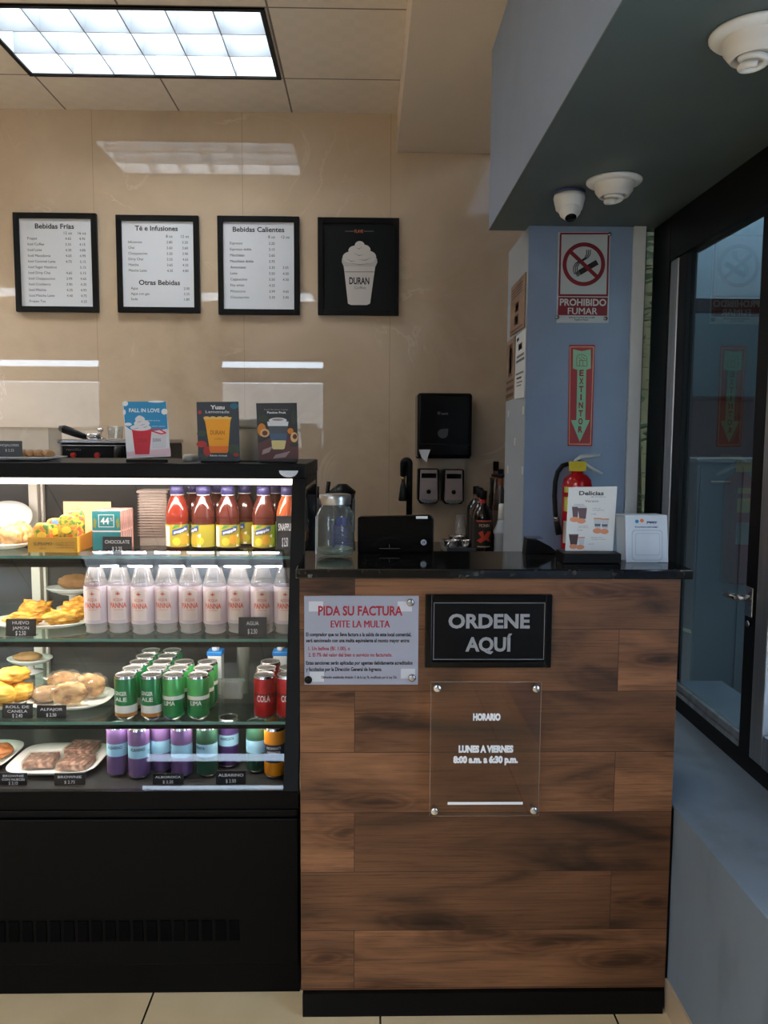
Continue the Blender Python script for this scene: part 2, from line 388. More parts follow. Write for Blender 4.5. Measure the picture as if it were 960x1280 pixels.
# ------------------------------------------------------------------ the room
WY = 4.0            # polished tile wall
CZ = 2.969          # ceiling
XL, YB = -5.6, -3.6  # far side wall, shop front behind
def plate_holes(name, mat, x0, y0, x1, y1, z, holes, th=.02):
    xs = sorted({x0, x1, *[h[0] for h in holes], *[h[2] for h in holes]}); ys = sorted({y0, y1, *[h[1] for h in holes], *[h[3] for h in holes]})
    b = MB()
    for i in range(len(xs)-1):
        for j in range(len(ys)-1):
            cx, cy_ = (xs[i]+xs[i+1])/2, (ys[j]+ys[j+1])/2
            if any(h[0] < cx < h[2] and h[1] < cy_ < h[3] for h in holes): continue
            b.box(xs[i], ys[j], z, xs[i+1], ys[j+1], z+th)
    return struct(b.build(name, mat))
TRO = [(-1.447, 3.075, -.395, 3.62), (-2.02, -1.37, -.60, -.79), (-3.60, 3.075, -2.55, 3.62), (-4.7, -1.2, -3.28, -.62)]       # visible ceiling light, the one mirrored in the case, then added fill lights
wbox('floor', FLOORT, XL, YB, -.05, .755, WY, 0)
plate_holes('ceiling', CEILT, XL, YB, .134, WY, CZ, TRO)
wbox('ceiling_void', M('void_white', (190, 190, 190), .8), XL, YB, CZ+.2, 1.3, WY, CZ+.22)
wbox('wall_back', STONE, XL, WY, 0, 1.6, WY+.1, CZ+.2)
wbox('wall_left', M('wall_left_paint', (176, 158, 136), .6), XL-.1, YB, 0, XL, WY, CZ+.2)
# shop front with three glazed bays
bays = [(-5.35, -3.8), (-2.15, -.6)]
def front():
    b = MB(); xs = [XL]+[x for p in bays for x in p]+[1.06]
    for i in range(0, len(xs), 2): b.box(xs[i], YB-.15, 0, xs[i+1], YB, CZ+.2)
    for a, c in bays: b.box(a, YB-.15, 2.55, c, YB, CZ+.2); b.box(a, YB-.15, 0, c, YB, .85)  # wall under the bays added to cut low window light on the counter
    return struct(b.build('wall_front', M('wall_front_paint', (150, 140, 128), .6)))
front()
for i, (a, c) in enumerate(bays):
    f = MB()
    for x0, x1 in ((a, a+.05), (c-.05, c)): f.box(x0, YB-.1, .85, x1, YB-.04, 2.55)
    for z0, z1 in ((.85, .91), (2.2, 2.41), (1.5, 1.55), (2.50, 2.55)): f.box(a+.05, YB-.1, z0, c-.05, YB-.04, z1)
    fo = struct(f.build('window_%d' % (i+1), BLACKM))
    MB().box(a+.05, YB-.075, .91, c-.05, YB-.07, 2.5).build('pane', GLASS, fo)
wbox('pavement', M('pavement_grey', (120, 118, 114), .9), -16, -18, -.12, 10, YB-.15, -.06)
wbox('building_outside', M('outside_wall', (150, 146, 140), .9), -16, -17, -.06, 10, -16, 3.0)

# dropped beams
wbox('beam', BEIGE, .134, YB, 2.791, .60, WY, CZ+.2)
SX, SYE, SZ = .435, 2.971, 2.17
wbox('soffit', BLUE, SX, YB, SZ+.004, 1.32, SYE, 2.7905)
wbox('soffit_underside', noisy('shaded_soffit_blue', [(.3, (74, 86, 86)), (.7, (80, 92, 92))], 6, .5), SX, YB, SZ, 1.32, SYE, SZ+.0038)  # same paint as the soffit, its downward-facing shade put into the colour
# pillar with its papered side
wbox('pillar', BLUE, .568, 2.901, 0, .938, 3.31, SZ-.0005)
wbox('wall_nook', OFFW, .9382, 3.02, 0, 1.03, WY-.001, CZ)
wbox('trim_1', M('white_metal_trim', (226, 232, 238), .4), .9385, 2.89, 0, .981, 2.93, SZ-.0005)
so = struct(MB().box(.5665, 2.903, 0, .5675, 3.3095, SZ-.001).build('trim_2', OFFW))

# side window wall: ledge, frame, glass
GX = 1.04
wbox('ledge', BLUEDIRTY, .752, YB, 0, 1.32, 2.885, .525)
struct(MB().box(.746, YB, 0, .7518, 1.93, .08).build('baseboard_right', M('beige_skirting', (190, 168, 140), .3)))
f = MB()
f.box(GX-.02, 2.76, .5255, GX+.03, 2.925, SZ-.001, bev=.003)        # deep black post
f.box(GX-.014, 2.62, .5255, GX+.02, 2.69, 2.02, bev=.002)
f.box(GX-.02, .4, 2.022, GX+.03, 2.755, SZ-.001)               # header
f.box(GX-.014, .4, .5255, GX+.03, 2.755, .575)                 # bottom rail
f.box(GX-.016, 2.055, .576, GX+.03, 2.118, 2.02, bev=.002)      # jamb
win = struct(f.build('window_4', BLACKM))
f = MB(); f.box(GX-.018, 2.12, .577, GX+.005, 2.755, .592, bev=.002); f.box(GX-.012, 2.12, .593, GX+.005, 2.755, .612, bev=.002)
f.box(GX-.017, 2.691, .612, GX+.01, 2.757, 2.02, bev=.004)
f.build('aluminium_bead', SILVER, win)
MB().box(GX, 2.12, .612, GX+.006, 2.62, 2.02).build('pane', TINTG, win)
MB().box(.982, 2.915, .53, GX-.021, 2.921, SZ-.001).build('side_pane', GREENG, win)
# the door beside it
f = MB(); f.box(GX-.02, 1.985, .576, GX+.03, 2.05, 2.02, bev=.003); f.box(GX-.02, 1.10, .576, GX+.03, 1.16, 2.02); f.box(GX-.02, 1.165, .576, GX+.03, 1.98, .66); f.box(GX-.02, 1.165, 1.96, GX+.03, 1.98, 2.02)
door = struct(f.build('door_1', SILVER))
MB().box(GX, 1.165, .66, GX+.006, 1.98, 1.96).build('pane', thin_glass('frosted_door_glass', (225, 232, 240), haze=.35), door)
f = MB(); f.tube([(GX-.015, 2.085, 1.0), (GX-.055, 2.085, 1.0)], .009); f.tube([(GX-.055, 2.085, 1.0), (GX-.06, 2.11, 1.0), (GX-.058, 2.15, .998)], .008)
f.box(GX-.024, 2.065, .95, GX-.0165, 2.105, 1.03, bev=.002); f.lathe([(.008, 0), (.008, .008)], xf=Matrix.Translation((GX-.0165, 2.085, .93)) @ Matrix.Rotation(-PI/2, 4, 'Y'))
f.build('door_handle', STEEL, win)
# the wall above and beside the door towards the shop front
wbox('wall_right', BLUE, GX-.01, YB, .526, 1.3, .395, SZ-.001)
# dim corridor beyond the glass
wbox('floor_corridor', noisy('corridor_floor', [(.3, (84, 94, 66)), (.7, (98, 106, 78))], 3, .5), 1.325, .4, -.05, 3.6, 5.5, 0)
wbox('wall_corridor', M('corridor_wall', (94, 100, 98), .7), 3.4, .4, 0, 3.5, 5.5, 2.8)
wbox('wall_corridor_end', M('corridor_end', (92, 104, 110), .7), 1.61, 5.0, 0, 3.4, 5.1, 2.8)
wbox('wall_corridor_near', M('corridor_wall', (98, 104, 106)), 2.2, .3, 0, 3.5, .395, 2.8)
wbox('ceiling_corridor', M('corridor_ceiling', (110, 118, 122), .8), 1.325, .4, 2.8, 3.6, 4.4, 2.85)

# ------------------------------------------------------------------ ceiling lights
def troffer(x0, y0, x1, y1, nx, ny, label, watts):
    t = thing('ceiling_light', label, 'ceiling light', ((x0+x1)/2, (y0+y1)/2, CZ), group='recessed ceiling lights with louvre grids')
    b = MB(); h = .15
    for q in ((x0, y0, x0+.004, y1), (x1-.004, y0, x1, y1), (x0+.004, y0, x1-.004, y0+.004), (x0+.004, y1-.004, x1-.004, y1)): b.box(q[0], q[1], CZ, q[2], q[3], CZ+h)
    b.box(x0, y0, CZ+h, x1, y1, CZ+h+.004)
    b.build('housing', M('housing_white', (232, 234, 236), .4), t)
    b = MB(); e = .014
    for q in ((x0-e, y0-e, x0+.004, y1+e), (x1-.004, y0-e, x1+e, y1+e), (x0+.004, y0-e, x1-.004, y0+.004), (x0+.004, y1-.004, x1-.004, y1+e)): b.box(q[0], q[1], CZ-.008, q[2], q[3], CZ-.0005)
    b.build('frame', BLACKM, t)
    b = MB(); dx = (x1-x0-.008)/nx; dy = (y1-y0-.008)/ny
    for i in range(nx+1):
        x = x0+.004+i*dx; b.prism([(x-.0025, CZ-.002), (x+.0025, CZ-.002), (x+.008, CZ+.088), (x-.008, CZ+.088)], 'y', y0+.004, y1-.004) if 0 < i < nx else None
    for j in range(1, ny):
        y = y0+.004+j*dy; b.prism([(y-.0025, CZ-.002), (y+.0025, CZ-.002), (y+.008, CZ+.088), (y-.008, CZ+.088)], 'x', x0+.004, x1-.004)
    b.build('louvre_grid', M('louvre_white', (146, 153, 160), .35, spec=.5), t)
    for j in range(ny):
        y = y0+.004+(j+.5)*dy
        MB().tube([(x0+.04, y, CZ+.118), (x1-.04, y, CZ+.118)], .013, 12).build('tube', M('tube_light', (238, 246, 255), .4, emis=3), t)
    area('tube_glow', ((x0+x1)/2, (y0+y1)/2, CZ+.098), (x1-x0-.08, y1-y0-.08), watts, (.93, .97, 1.0), parent=t)
    return t
troffer(*TRO[0], 6, 3, 'bright white louvred ceiling light above the framed menus', TROFFER_W[0])
troffer(*TRO[1], 6, 3, 'louvred ceiling light further out over the customer side', TROFFER_W[1])

troffer(*TRO[2], 6, 3, 'added unseen fill light, louvred, over the far end of the tile wall', TROFFER_W[2])  # unseen fittings added here and below to lift the room's light
troffer(*TRO[3], 6, 3, 'added unseen fill light, louvred, over the far customer side', TROFFER_W[3])
# eyeball downlights with spiral bulbs, dome camera
def downlight(label):
    t = thing('downlight', label, 'ceiling light', (0, 0, 0), 'white eyeball downlights in the dark soffit')
    MB().lathe([(.052, -.001), (.080, -.001), (.080, -.006), (.074, -.012), (.058, -.012)], 36).build('trim_ring', WHITE, t)
    MB().lathe([(.0575, 0), (.054, -.032), (.042, -.048), (.037, -.048), (.036, -.038), (.036, -.006)], 36, cap=False).build('eyeball', M('downlight_white', (218, 214, 208), .4), t)
    p = [(.022*math.cos(a), .022*math.sin(a), -.020-.0058*a/2.2) for a in [k*.35 for k in range(50)]]
    MB().tube(p, .0065, 8).build('spiral_bulb', M('bulb_white', (232, 232, 228), .3), t)
    MB().lathe([(.036, -.012), (.036, -.02)], 24).build('socket', BLACKP, t)
    return t
dl = downlight('white eyeball downlight with spiral bulb beside the dome camera')
dl.location = (.713, 2.392, SZ)
dup(dl, (.712, 1.54, SZ), 'white eyeball downlight with spiral bulb, cut by the upper photo edge')
t = thing('dome_camera', 'small white dome security camera with black lens under the soffit', 'security camera', (.612, 2.51, SZ))
MB().lathe([(.048, -.0005), (.048, -.008)], 28).build('base_plate', M('bluish_trim', (60, 72, 110), .4), t)
t0 = MB().lathe([(.046, -.0085), (.048, -.02), (.040, -.052), (.034, -.058)], 28); t0.build('housing', WHITE, t)
rot = Matrix.Translation((0, -.008, -.052)) @ Matrix.Rotation(math.radians(-28), 4, 'X')
MB().lathe([(0, -.036), (.018, -.034), (.0205, -.030), (.032, -.014), (.034, 0), (.028, .016), (0, .022)], 28, xf=rot).build('eye_ball', WHITE, t)
MB().lathe([(0, -.0375), (.0165, -.0365), (.0175, -.0345), (0, -.0345)], 24, xf=rot).build('lens', BLACKG, t)
for ch in t.children: ch.matrix_parent_inverse = Matrix.Identity(4)

# ------------------------------------------------------------------ counter
cb = thing('order_counter', 'wood plank fronted ordering counter with black plinth', 'counter', (.29, 2.0, 0))
MB().box(-.158, 1.866, .0605, .741, 2.14, 1.090).build('body', BLACKM, cb)
MB().box(-.16, 1.860, .0615, .7425, 1.8655, 1.0905).build('plank_front', PLANKS, cb)
MB().box(-.156, 1.848, 0, .736, 2.12, .060).build('plinth', BLACKM, cb)
MB().box(.7426, 1.868, .0, .7515, 2.1, .52).build('gap_shade', BLACKM, cb)  # black strip standing in for the shade in the gap by the ledge
tag(MB().box(-.168, 1.848, 1.0912, .768, 2.15, 1.1145, bev=.003).build('countertop', GRANITE), 'polished black granite slab on the wooden order counter', 'countertop')
TOPZ = 1.115

# back worktop under the tile wall
wk = thing('back_worktop', 'dark worktop along the beige tile wall behind the counter', 'worktop', (-.4, 3.7, 0))
MB().box(-2.6, 3.42, 0, .93, WY-.002, .868).build('cabinet', BLACKM, wk)
MB().box(-2.6, 3.38, .87, .935, WY-.002, .90, bev=.003).build('slab', GRANITE, wk)

# fill light added to brighten the corridor, built as a ceiling panel
t = thing('corridor_fill', 'added fill light panel on the corridor ceiling beyond the glass', 'ceiling light', (2.4, 2.6, 2.8))
MB().box(2.1, 2.3, 2.77, 2.7, 2.9, 2.799).build('fill_panel', M('corridor_fill_glow', (220, 230, 240), .4, emis=1.0), t)
area('corridor_fill_area', (2.4, 2.6, 2.765), (.55, .55), 8, (.95, .97, .95), parent=t)
# ------------------------------------------------------------------ wall pictures
def menu_board(x0, z0, x1, z1, label, rows, name='menu_board', paper=PAPER):
    t = thing(name, label, 'framed menu' if name == 'menu_board' else 'framed poster', ((x0+x1)/2, WY, z0), 'black framed boards on the tile wall')
    W, H = x1-x0, z1-z0; fb = .026; y = WY-.001
    b = MB()
    for q in ((x0, z0, x0+fb, z1), (x1-fb, z0, x1, z1), (x0+fb, z0, x1-fb, z0+fb), (x0+fb, z1-fb, x1-fb, z1)): b.box(q[0], y-.024, q[1], q[2], y, q[3], bev=.002)
    b.build('frame', BLACKP, t)
    MB().box(x0+fb, y-.012, z0+fb, x1-fb, y-.002, z1-fb).build('sheet', paper, t)
    b = MB()
    for st, fx, fz, h, w_, al, bold in rows:
        b.text(st, x0+fx*W, z1-fz*H, h*H, y-.0126, w_*W if w_ else None, al, 0, bold)
    if rows: b.build('lettering', INKK, t)
    return t
def rowsof(title, tx, tz, tw, cols, cz, cx, items, r0_, step, nx):
    R = [(title, tx, tz, .048, tw, 'C', .02)]
    for c_, x in zip(cols, cx): R.append((c_, x, cz, .028, None, 'C', 0))
    for i, it in enumerate(items):
        R.append((it[0], nx, r0_+i*step, .025, None, 'L', 0))
        for p_, x in zip(it[1:], cx):
            if p_: R.append((p_, x, r0_+i*step, .025, None, 'C', 0))
    return R
A_ = [('Frappé', '4.65', '4.95'), ('Iced Coffee', '3.55', '4.15'), ('Iced Latte', '4.30', '4.80'), ('Iced Macadamia', '4.65', '4.99'), ('Iced Caramel Latte', '4.75', '5.15'), ('Iced Sugar Hazelnut', '', '5.15'), ('Iced Dirty Chai', '4.65', '5.15'), ('Iced Chaippuccino', '3.99', '4.65'), ('Iced Cranberry', '3.90', '4.35'), ('Iced Matcha', '4.35', '4.95'), ('Iced Matcha Latte', '4.40', '4.75'), ('Frozen Tea', '', '4.25')]
menu_board(-1.705, 2.019, -1.309, 2.485, 'framed white menu headed Bebidas Frías', rowsof('Bebidas Frías', .49, .13, .47, ('12 oz', '16 oz'), .198, (.65, .82), A_, .254, .0578, .16))
B_ = [('Infusiones', '2.80', '3.20'), ('Chai', '2.60', '3.60'), ('Chaippuccino', '3.20', '3.90'), ('Dirty Chai', '3.55', '4.65'), ('Matcha', '3.65', '4.35'), ('Matcha Latte', '4.35', '4.80')]
R2 = rowsof('Té e Infusiones', .485, .13, .52, ('8 oz', '12 oz'), .21, (.64, .83), B_, .271, .0585, .14)
R2 += [('Otras Bebidas', .51, .687, .048, .5, 'C', .02)] + [q for i, (n_, p_) in enumerate((('Agua', '2.00'), ('Agua con gas', '3.25'), ('Soda', '1.80'))) for q in ((n_, .16, .747+i*.056, .025, None, 'L', 0), (p_, .84, .747+i*.056, .025, None, 'C', 0))]
menu_board(-1.216, 2.02, -.82, 2.479, 'framed white menu headed Té e Infusiones with Otras Bebidas below', R2)
C_ = [('Espresso', '2.25', ''), ('Espresso doble', '3.15', ''), ('Macchiato', '2.65', ''), ('Macchiato doble', '3.75', ''), ('Americano', '2.35', '3.55'), ('Latte', '3.50', '4.30'), ('Cappuccino', '3.50', '4.30'), ('Flat white', '4.25', ''), ('Mocaccino', '3.99', '4.65'), ('Chocoaccino', '3.30', '3.90')]
menu_board(-.73, 2.014, -.336, 2.48, 'framed white menu headed Bebidas Calientes', rowsof('Bebidas Calientes', .5, .131, .63, ('8 oz', '12 oz'), .205, (.66, .83), C_, .271, .061, .15))
t = menu_board(-.247, 2.016, .147, 2.478, 'framed black poster of a whipped cream drink', [], 'framed_poster', M('poster_black', (16, 20, 22), .5, spec=.2))
def pmap(u0, v0, k, Y):      # a close-up of the photograph -> world x, z on the plane y = Y
    return lambda x, y: (lambda p: (p.x, p.z))(P(u0+x/k, v0+y/k, Y))
g = pmap(250, 250, 3.556, WY)
b = MB(); y = WY-.0133
cup = [(638, 290), (780, 290), (776, 318), (756, 462), (742, 469), (672, 469), (658, 462), (642, 318)]
b.flat([g(*p) for p in cup], y-.0004, 0)
b.flat([g(*p) for p in [(632, 262), (786, 262), (788, 280), (780, 298), (640, 298), (631, 280)]], y-.0008, 3)
for i, (cx, cz_, rx, rz) in enumerate([(672, 258, 38, 26), (745, 256, 38, 28), (708, 262, 46, 30), (690, 228, 30, 22), (728, 226, 30, 24), (710, 206, 22, 20)]):
    b.flat([g(cx+rx*math.cos(k*PI/10), cz_+rz*math.sin(k*PI/10)) for k in range(20)], y-.0011-i*.0002, 0)
for i, (x0, z0, x1, z1) in enumerate([(650, 262, 694, 274), (700, 268, 768, 258), (682, 238, 730, 246), (694, 216, 722, 210), (660, 282, 760, 284)]):
    b.flat([g(x0, z0), g((x0+x1)/2, (z0+z1)/2+6), g(x1, z1), g((x0+x1)/2, (z0+z1)/2+10)], y-.0026, 1)
b.flat([g(645, 320), g(774, 320), g(773, 324), g(646, 324)], y-.0006, 1)
for x0, x1 in ((645, 684), (728, 772)): b.flat([g(x0, 141), g(x1, 141), g(x1, 143), g(x0, 143)], y, 1)
bx, bz = g(708, 362)
b.text('DURAN', bx, bz, .031, y-.0012, .098, 'C', 2, .03); b.text('Coffee', *g(712, 392), .013, y-.0012, .055, 'C', 4)
b.text('FLAVE', *g(706, 142), .014, y, .042, 'C', 5, .03)
b.build('printed_drink', [ink((214, 208, 202)), ink((150, 142, 136)), INKK, ink((196, 192, 188)), INKG, ink((200, 110, 70))], t)

# ------------------------------------------------------------------ hand-wash corner on the tile wall
t = thing('paper_towel_dispenser', 'black paper towel dispenser on the beige tile wall', 'towel dispenser', (.36, WY, 1.324))
x0, x1, z0, z1 = .233, .494, 1.326, 1.633; y1 = WY-.001
b = MB(); b.box(x0, y1-.19, z0, x1, y1, z1, bev=.016, seg=4); b.build('cover', BLACKG, t)
b = MB(); b.box(x0+.012, y1-.195, z0+.062, x1-.01, y1-.1885, z0+.068, bev=.001); b.box(x0+.004, y1-.15, z0-.004, x1-.004, y1-.01, z0+.004); b.build('lower_lip', BLACKP, t)
b = MB(); cx, cz_ = PX(553.5, 542, WY-.19), PZ(553.5, 542, WY-.19)
b.prism([(cx+.024*math.cos(a), cz_+.022*math.sin(a)) for a in [PI*.5+k*PI/12 for k in range(19)]]+[(cx+.026, cz_+.024)], 'y', y1-.192, y1-.1895); b.build('level_window', M('smoky_grey', (66, 67, 70), .25), t)
b = MB(); b.text('tork', PX(556, 517, WY-.19), PZ(556, 517, WY-.19), .010, y1-.1912, .034, 'C', 0, .02); b.ring((PX(548.5, 516.5, WY-.19), PZ(548, 516.5, WY-.19)), .004, .0068, y1-.1912, 0, 20); b.build('maker_mark', INKG, t)
b = MB(); a = P(531, 562, WY-.15)
q = [(523.5, 562), (538, 562), (535, 570), (533.5, 578), (527, 572)]
b.prism([(PX(u, v, WY-.195), PZ(u, v, WY-.195)) for u, v in q], 'y', WY-.196, WY-.1945); b.build('towel_end', PAPER, t)
def soap(label):
    t = thing('soap_dispenser', label, 'soap dispenser', (0, 0, 0), 'soap dispensers on the tile wall')
    b = MB(); b.prism([(-.047, .172), (.047, .172), (.052, .165), (.052, .02), (.040, .002), (-.040, .002), (-.052, .02), (-.052, .165)], 'y', -.085, 0); b.build('back_shell', BLACKP, t)
    b = MB(); b.prism([(-.040, .168), (.040, .168), (.044, .022), (.034, .010), (-.034, .010), (-.044, .022)], 'y', -.10, -.0855); b.build('steel_face', M('rosy_steel', (176, 160, 156), .35, metal=.7), t)
    MB().box(-.036, -.1025, .128, .036, -.1005, .152, bev=.001).build('level_window', BLACKG, t)
    b = MB()
    b.lathe([(.011, 0), (.011, .004), (0, .005)], 20, xf=Matrix.Translation((0, -.1003, .062)) @ Matrix.Rotation(PI/2, 4, 'X')); b.build('lock', BLACKP, t)
    b = MB(); b.prism([(-.038, .024), (.038, .024), (.022, .006), (-.022, .006)], 'y', -.108, -.1003); b.build('push_bar', STEEL, t)
    return t
s = soap('steel faced soap dispenser below the paper towel box, beside the tap'); s.location = (.297, WY-.001, 1.097)
dup(s, (.420, WY-.001, 1.095), 'steel faced soap dispenser nearer the dark syrup bottles')
# tap
TY = 3.66
t = thing('kitchen_tap', 'tall black gooseneck tap with pull-down spray head', 'tap', (PX(511, 660, TY), TY, .901))
x0 = PX(511.5, 640, TY); xh = PX(505, 600, TY); zt = PZ(508, 572, TY)
b = MB(); b.lathe([(.026, 0), (.026, .01), (.017, .03)], 20, c=(x0, TY, .901))
rr = (x0-PX(504, 600, TY))/2
pts = [(x0, TY, .92), (x0, TY, zt-rr-.012)]+[(x0-rr+rr*math.cos(k*PI/10), TY, zt-rr-.012+(rr+.0)*math.sin(k*PI/10)) for k in range(1, 11)]+[(x0-2*rr, TY, zt-rr-.07)]
b.tube(pts, .0145, 12); b.build('neck', BLACKP, t)
zs = PZ(504, 594, TY)
MB().lathe([(.010, 0), (.0095, -.03), (.008, -.032)], 16, c=(x0-2*rr, TY, zs+.002)).build('hose_collar', M('brassy', (190, 170, 130), .25, metal=1), t)
MB().lathe([(.009, 0), (.013, -.02), (.019, -.06), (.022, -.084), (.018, -.088), (0, -.088)], 20, c=(x0-2*rr, TY, zs-.030)).build('spray_head', BLACKP, t)
MB().tube([(x0+.01, TY, .95), (x0+.05, TY-.01, .965)], .006).build('lever', BLACKP, t)
# draining rack, glasses
t = thing('draining_tray', 'steel tray with lids and cups beside the tap', 'tray', (PX(580, 685, 3.62), 3.62, .901))
b = MB(); x0, x1 = PX(554, 680, 3.62), PX(588.5, 680, 3.62)
b.box(x0, 3.44, .9015, x1, 3.76, .930, bev=.002)
for q in ((x0, 3.44, x0+.006, 3.76), (x1-.006, 3.44, x1, 3.76), (x0, 3.44, x1, 3.446), (x0, 3.754, x1, 3.76)): b.box(q[0], q[1], .930, q[2], q[3], .945)
b.build('tray', STEEL, t)
def steam_cup(label, x, y, r, h):
    o = tag(MB().lathe([(0, 0), (r*.8, 0), (r, h), (r*1.08, h+.004), (r*.96, h), (r*.77, .004), (0, .004)], 24).build('steel_cup', CHROME), label, 'cup', 'small steel cups in the draining tray'); o.location = (x, y, .9308); return o
steam_cup('wide low steel cup at the tablet end of the draining tray', PX(564, 680, 3.55), 3.53, .036, .035)
steam_cup('wide low steel cup at the tap side of the draining tray, further back', PX(570, 680, 3.66), 3.64, .036, .04)
steam_cup('small steel cup in the draining tray near the bottles', PX(582, 680, 3.58), 3.57, .022, .03)
o = tag(MB().lathe([(.021, 0), (.033, .135), (.0345, .137), (.032, .134), (.020, .003)], 24).build('plastic_cup', thin_glass('cup_plastic', (222, 218, 212), haze=.12)), 'clear plastic cup turned over on the draining tray', 'cup')
o.location = (PX(576, 665, 3.70), 3.71, .9308+.137); o.rotation_euler = (PI, 0, 0)

# syrup bottles
def syrup(label, lab, red=True):
    t = thing('syrup_bottle', label, 'bottle', (0, 0, 0), 'dark syrup bottles beside the pillar')
    MB().lathe([(.041, 0), (.044, .004), (.044, .176), (.041, .196), (.030, .216), (.017, .230), (.0145, .245), (.0145, .262)], 22).build('bottle', M('dark_syrup_glass', (28, 14, 12), .08, spec=.6), t)
    MB().lathe([(.0155, .255), (.0155, .290), (.014, .292)], 18).build('cap', BLACKP, t)
    b = MB(); b.lathe([(.0445, .045), (.0445, .168)], 22, m=0, cap=False)
    pr = [(-.034, .078), (-.012, .092), (-.026, .112), (-.006, .122), (.0, .098), (.016, .120), (.034, .116), (.020, .088), (.034, .070), (.006, .082), (-.016, .068)]
    wrapflat(b, pr, .0450, 1); wrapflat(b, [(-.036, .166), (-.036, .160), (.036, .160), (.036, .166)], .0449, 1); wrapflat(b, [(-.03, .050), (.03, .050), (.03, .054), (-.03, .054)], .0449, 2)
    b.text('MONIN', 0, .144, .014, 0, .046, 'C', 2, .02, wrap=.0452)
    b.build('label', lab, t)
    MB().lathe([(.0158, .226), (.0152, .2545)], 18, cap=False).build('neck_seal', M('red_seal', (170, 30, 24), .4) if red else M('tan_seal', (120, 90, 70), .4), t)
    return t
LB1 = [M('label_dark', (26, 20, 20), .5), M('label_flame', (206, 66, 36), .5), M('label_cream', (200, 180, 160), .5)]
LB2 = [M('label_brown', (52, 34, 28), .5), M('label_cream', (180, 160, 140), .5)]
sy0 = syrup('dark syrup bottle with red neck seal and flame label, front of the cluster', LB1); ZB = .9005
def put(o, u, Y, z=ZB): o.location = (PX(u, 660, Y), Y, z)
put(sy0, 603.5, 3.47)
for u, Y, lb in ((600, 3.58, 'black capped syrup bottle just behind the red sealed one'), (598.5, 3.69, 'black capped syrup bottle second behind the red sealed one'), (594.5, 3.80, 'black capped syrup bottle deepest in the row by the wall')):
    q = dup(sy0, (0, 0, 0), lb); put(q, u, Y)
    for ch in q.children:
        if ch.name.startswith('neck_seal'): ch.data = ch.data.copy(); ch.data.materials[0] = M('tan_seal', (120, 90, 70), .4)
def tall(label, h, dark, capc, u, Y):
    t = thing('liquor_bottle', label, 'bottle', (PX(u, 640, Y), Y, ZB), 'tall bottles beside the pillar')
    c = (PX(u, 640, Y), Y, ZB)
    MB().lathe([(.032, 0), (.034, .005), (.034, h*.58), (.028, h*.66), (.014, h*.78), (.0125, h*.92)], 20, c=c).build('bottle', M('bottle_'+dark, {'amber': (52, 26, 18), 'clear': (70, 58, 54), 'purple': (44, 30, 44)}[dark], .08, spec=.6), t)
    MB().lathe([(.0145, h*.90), (.0145, h), (.012, h+.002)], 16, c=c).build('cap', capc, t)
    MB().lathe([(.0345, h*.2), (.0345, h*.48)], 20, c=c, cap=False).build('label', M('tall_label_'+dark, (96, 70, 60), .5), t)
    MB().lathe([(.0140, h*.79), (.0134, h*.89)], 16, c=c, cap=False).build('neck_seal', M('neck_'+dark, (150, 84, 60), .45), t)
    return t
tall('tallest dark amber bottle with black cap near the pillar', .405, 'amber', BLACKP, 619, 3.93)
tall('tall clear bottle with black cap in front of the tallest one', .372, 'clear', BLACKP, 625, 3.80)
tall('purplish bottle tucked against the pillar corner', .30, 'purple', BLACKP, 640, 3.88)
t = thing('bottle_tray_stand', 'black wire stand with round tray among the tall bottles', 'stand', (PX(616, 640, 3.70), 3.70, ZB))
b = MB(); c = (PX(628, 600, 3.70), 3.70, 0); b.lathe([(.05, PZ(620, 595, 3.70)-.004), (.052, PZ(620, 595, 3.70)), (.052, PZ(620, 595, 3.70)+.008)], 24, c=c); b.build('tray', BLACKP, t)
b = MB(); b.tube([(PX(613.5, 640, 3.70), 3.70, ZB+.004), (PX(613.5, 640, 3.70), 3.70, PZ(614, 597, 3.7))], .006); b.box(PX(611.5, 640, 3.7), 3.665, ZB, PX(619, 640, 3.7), 3.735, ZB+.006); b.build('post', BLACKP, t)
t = thing('white_pump_bottle', 'white bottle with stepped shoulder standing against the pillar', 'bottle', (PX(627.5, 660, 3.44), 3.44, ZB))
c = (PX(627.5, 660, 3.44), 3.44, ZB)
MB().lathe([(.030, 0), (.035, .004), (.027, .02), (.033, .03), (.033, .105), (.037, .11), (.037, .12), (.023, .15), (.019, .17)], 20, c=c).build('bottle', M('bluish_white', (176, 186, 196), .35), t)
MB().lathe([(.019, .17), (.016, .235), (.012, .238)], 16, c=c).build('cap', WHITE, t)
# ------------------------------------------------------------------ refrigerated display case
CX0, CX1, CYB = -2.02, -.171, 2.69
ZD = .512; Z3, Y3 = .672, 2.06; Z2, Y2 = .874, 2.14; Z1, Y1 = 1.095, 2.18; ZT = 1.348
gy = lambda z: 1.92+(z-.547)*.28/.761
case = thing('display_case', 'long black display case with slanted glass front full of drinks and pastries', 'display case', (-1.1, 2.3, 0))
b = MB(); b.box(CX0, 1.94, .0, CX1, CYB, .492); b.box(CX0, 1.926, .085, CX1, 1.9395, .470, bev=.004); b.box(CX0, 1.918, .478, CX1, 1.9395, .497, bev=.004); b.build('base', CASEBLK, case)
b = MB()
for i in range(46): b.box(CX0+.12+i*.0345, 1.9225, .150, CX0+.12+i*.0345+.026, 1.9255, .205, bev=.001)
b.build('grille', M('grille_black', (4, 4, 4), .7, spec=.05), case)
b = MB(); b.prism([(1.918, .500), (1.95, .500), (1.95, .5105), (1.936, .545), (1.918, .545)], 'x', CX0, CX1); b.build('front_lip', CASEBLK, case)
MB().box(CX0, 1.951, .4925, CX1-.006, CYB-.04, ZD-.0006).build('deck', M('deck_grey', (46, 46, 47), .3), case)
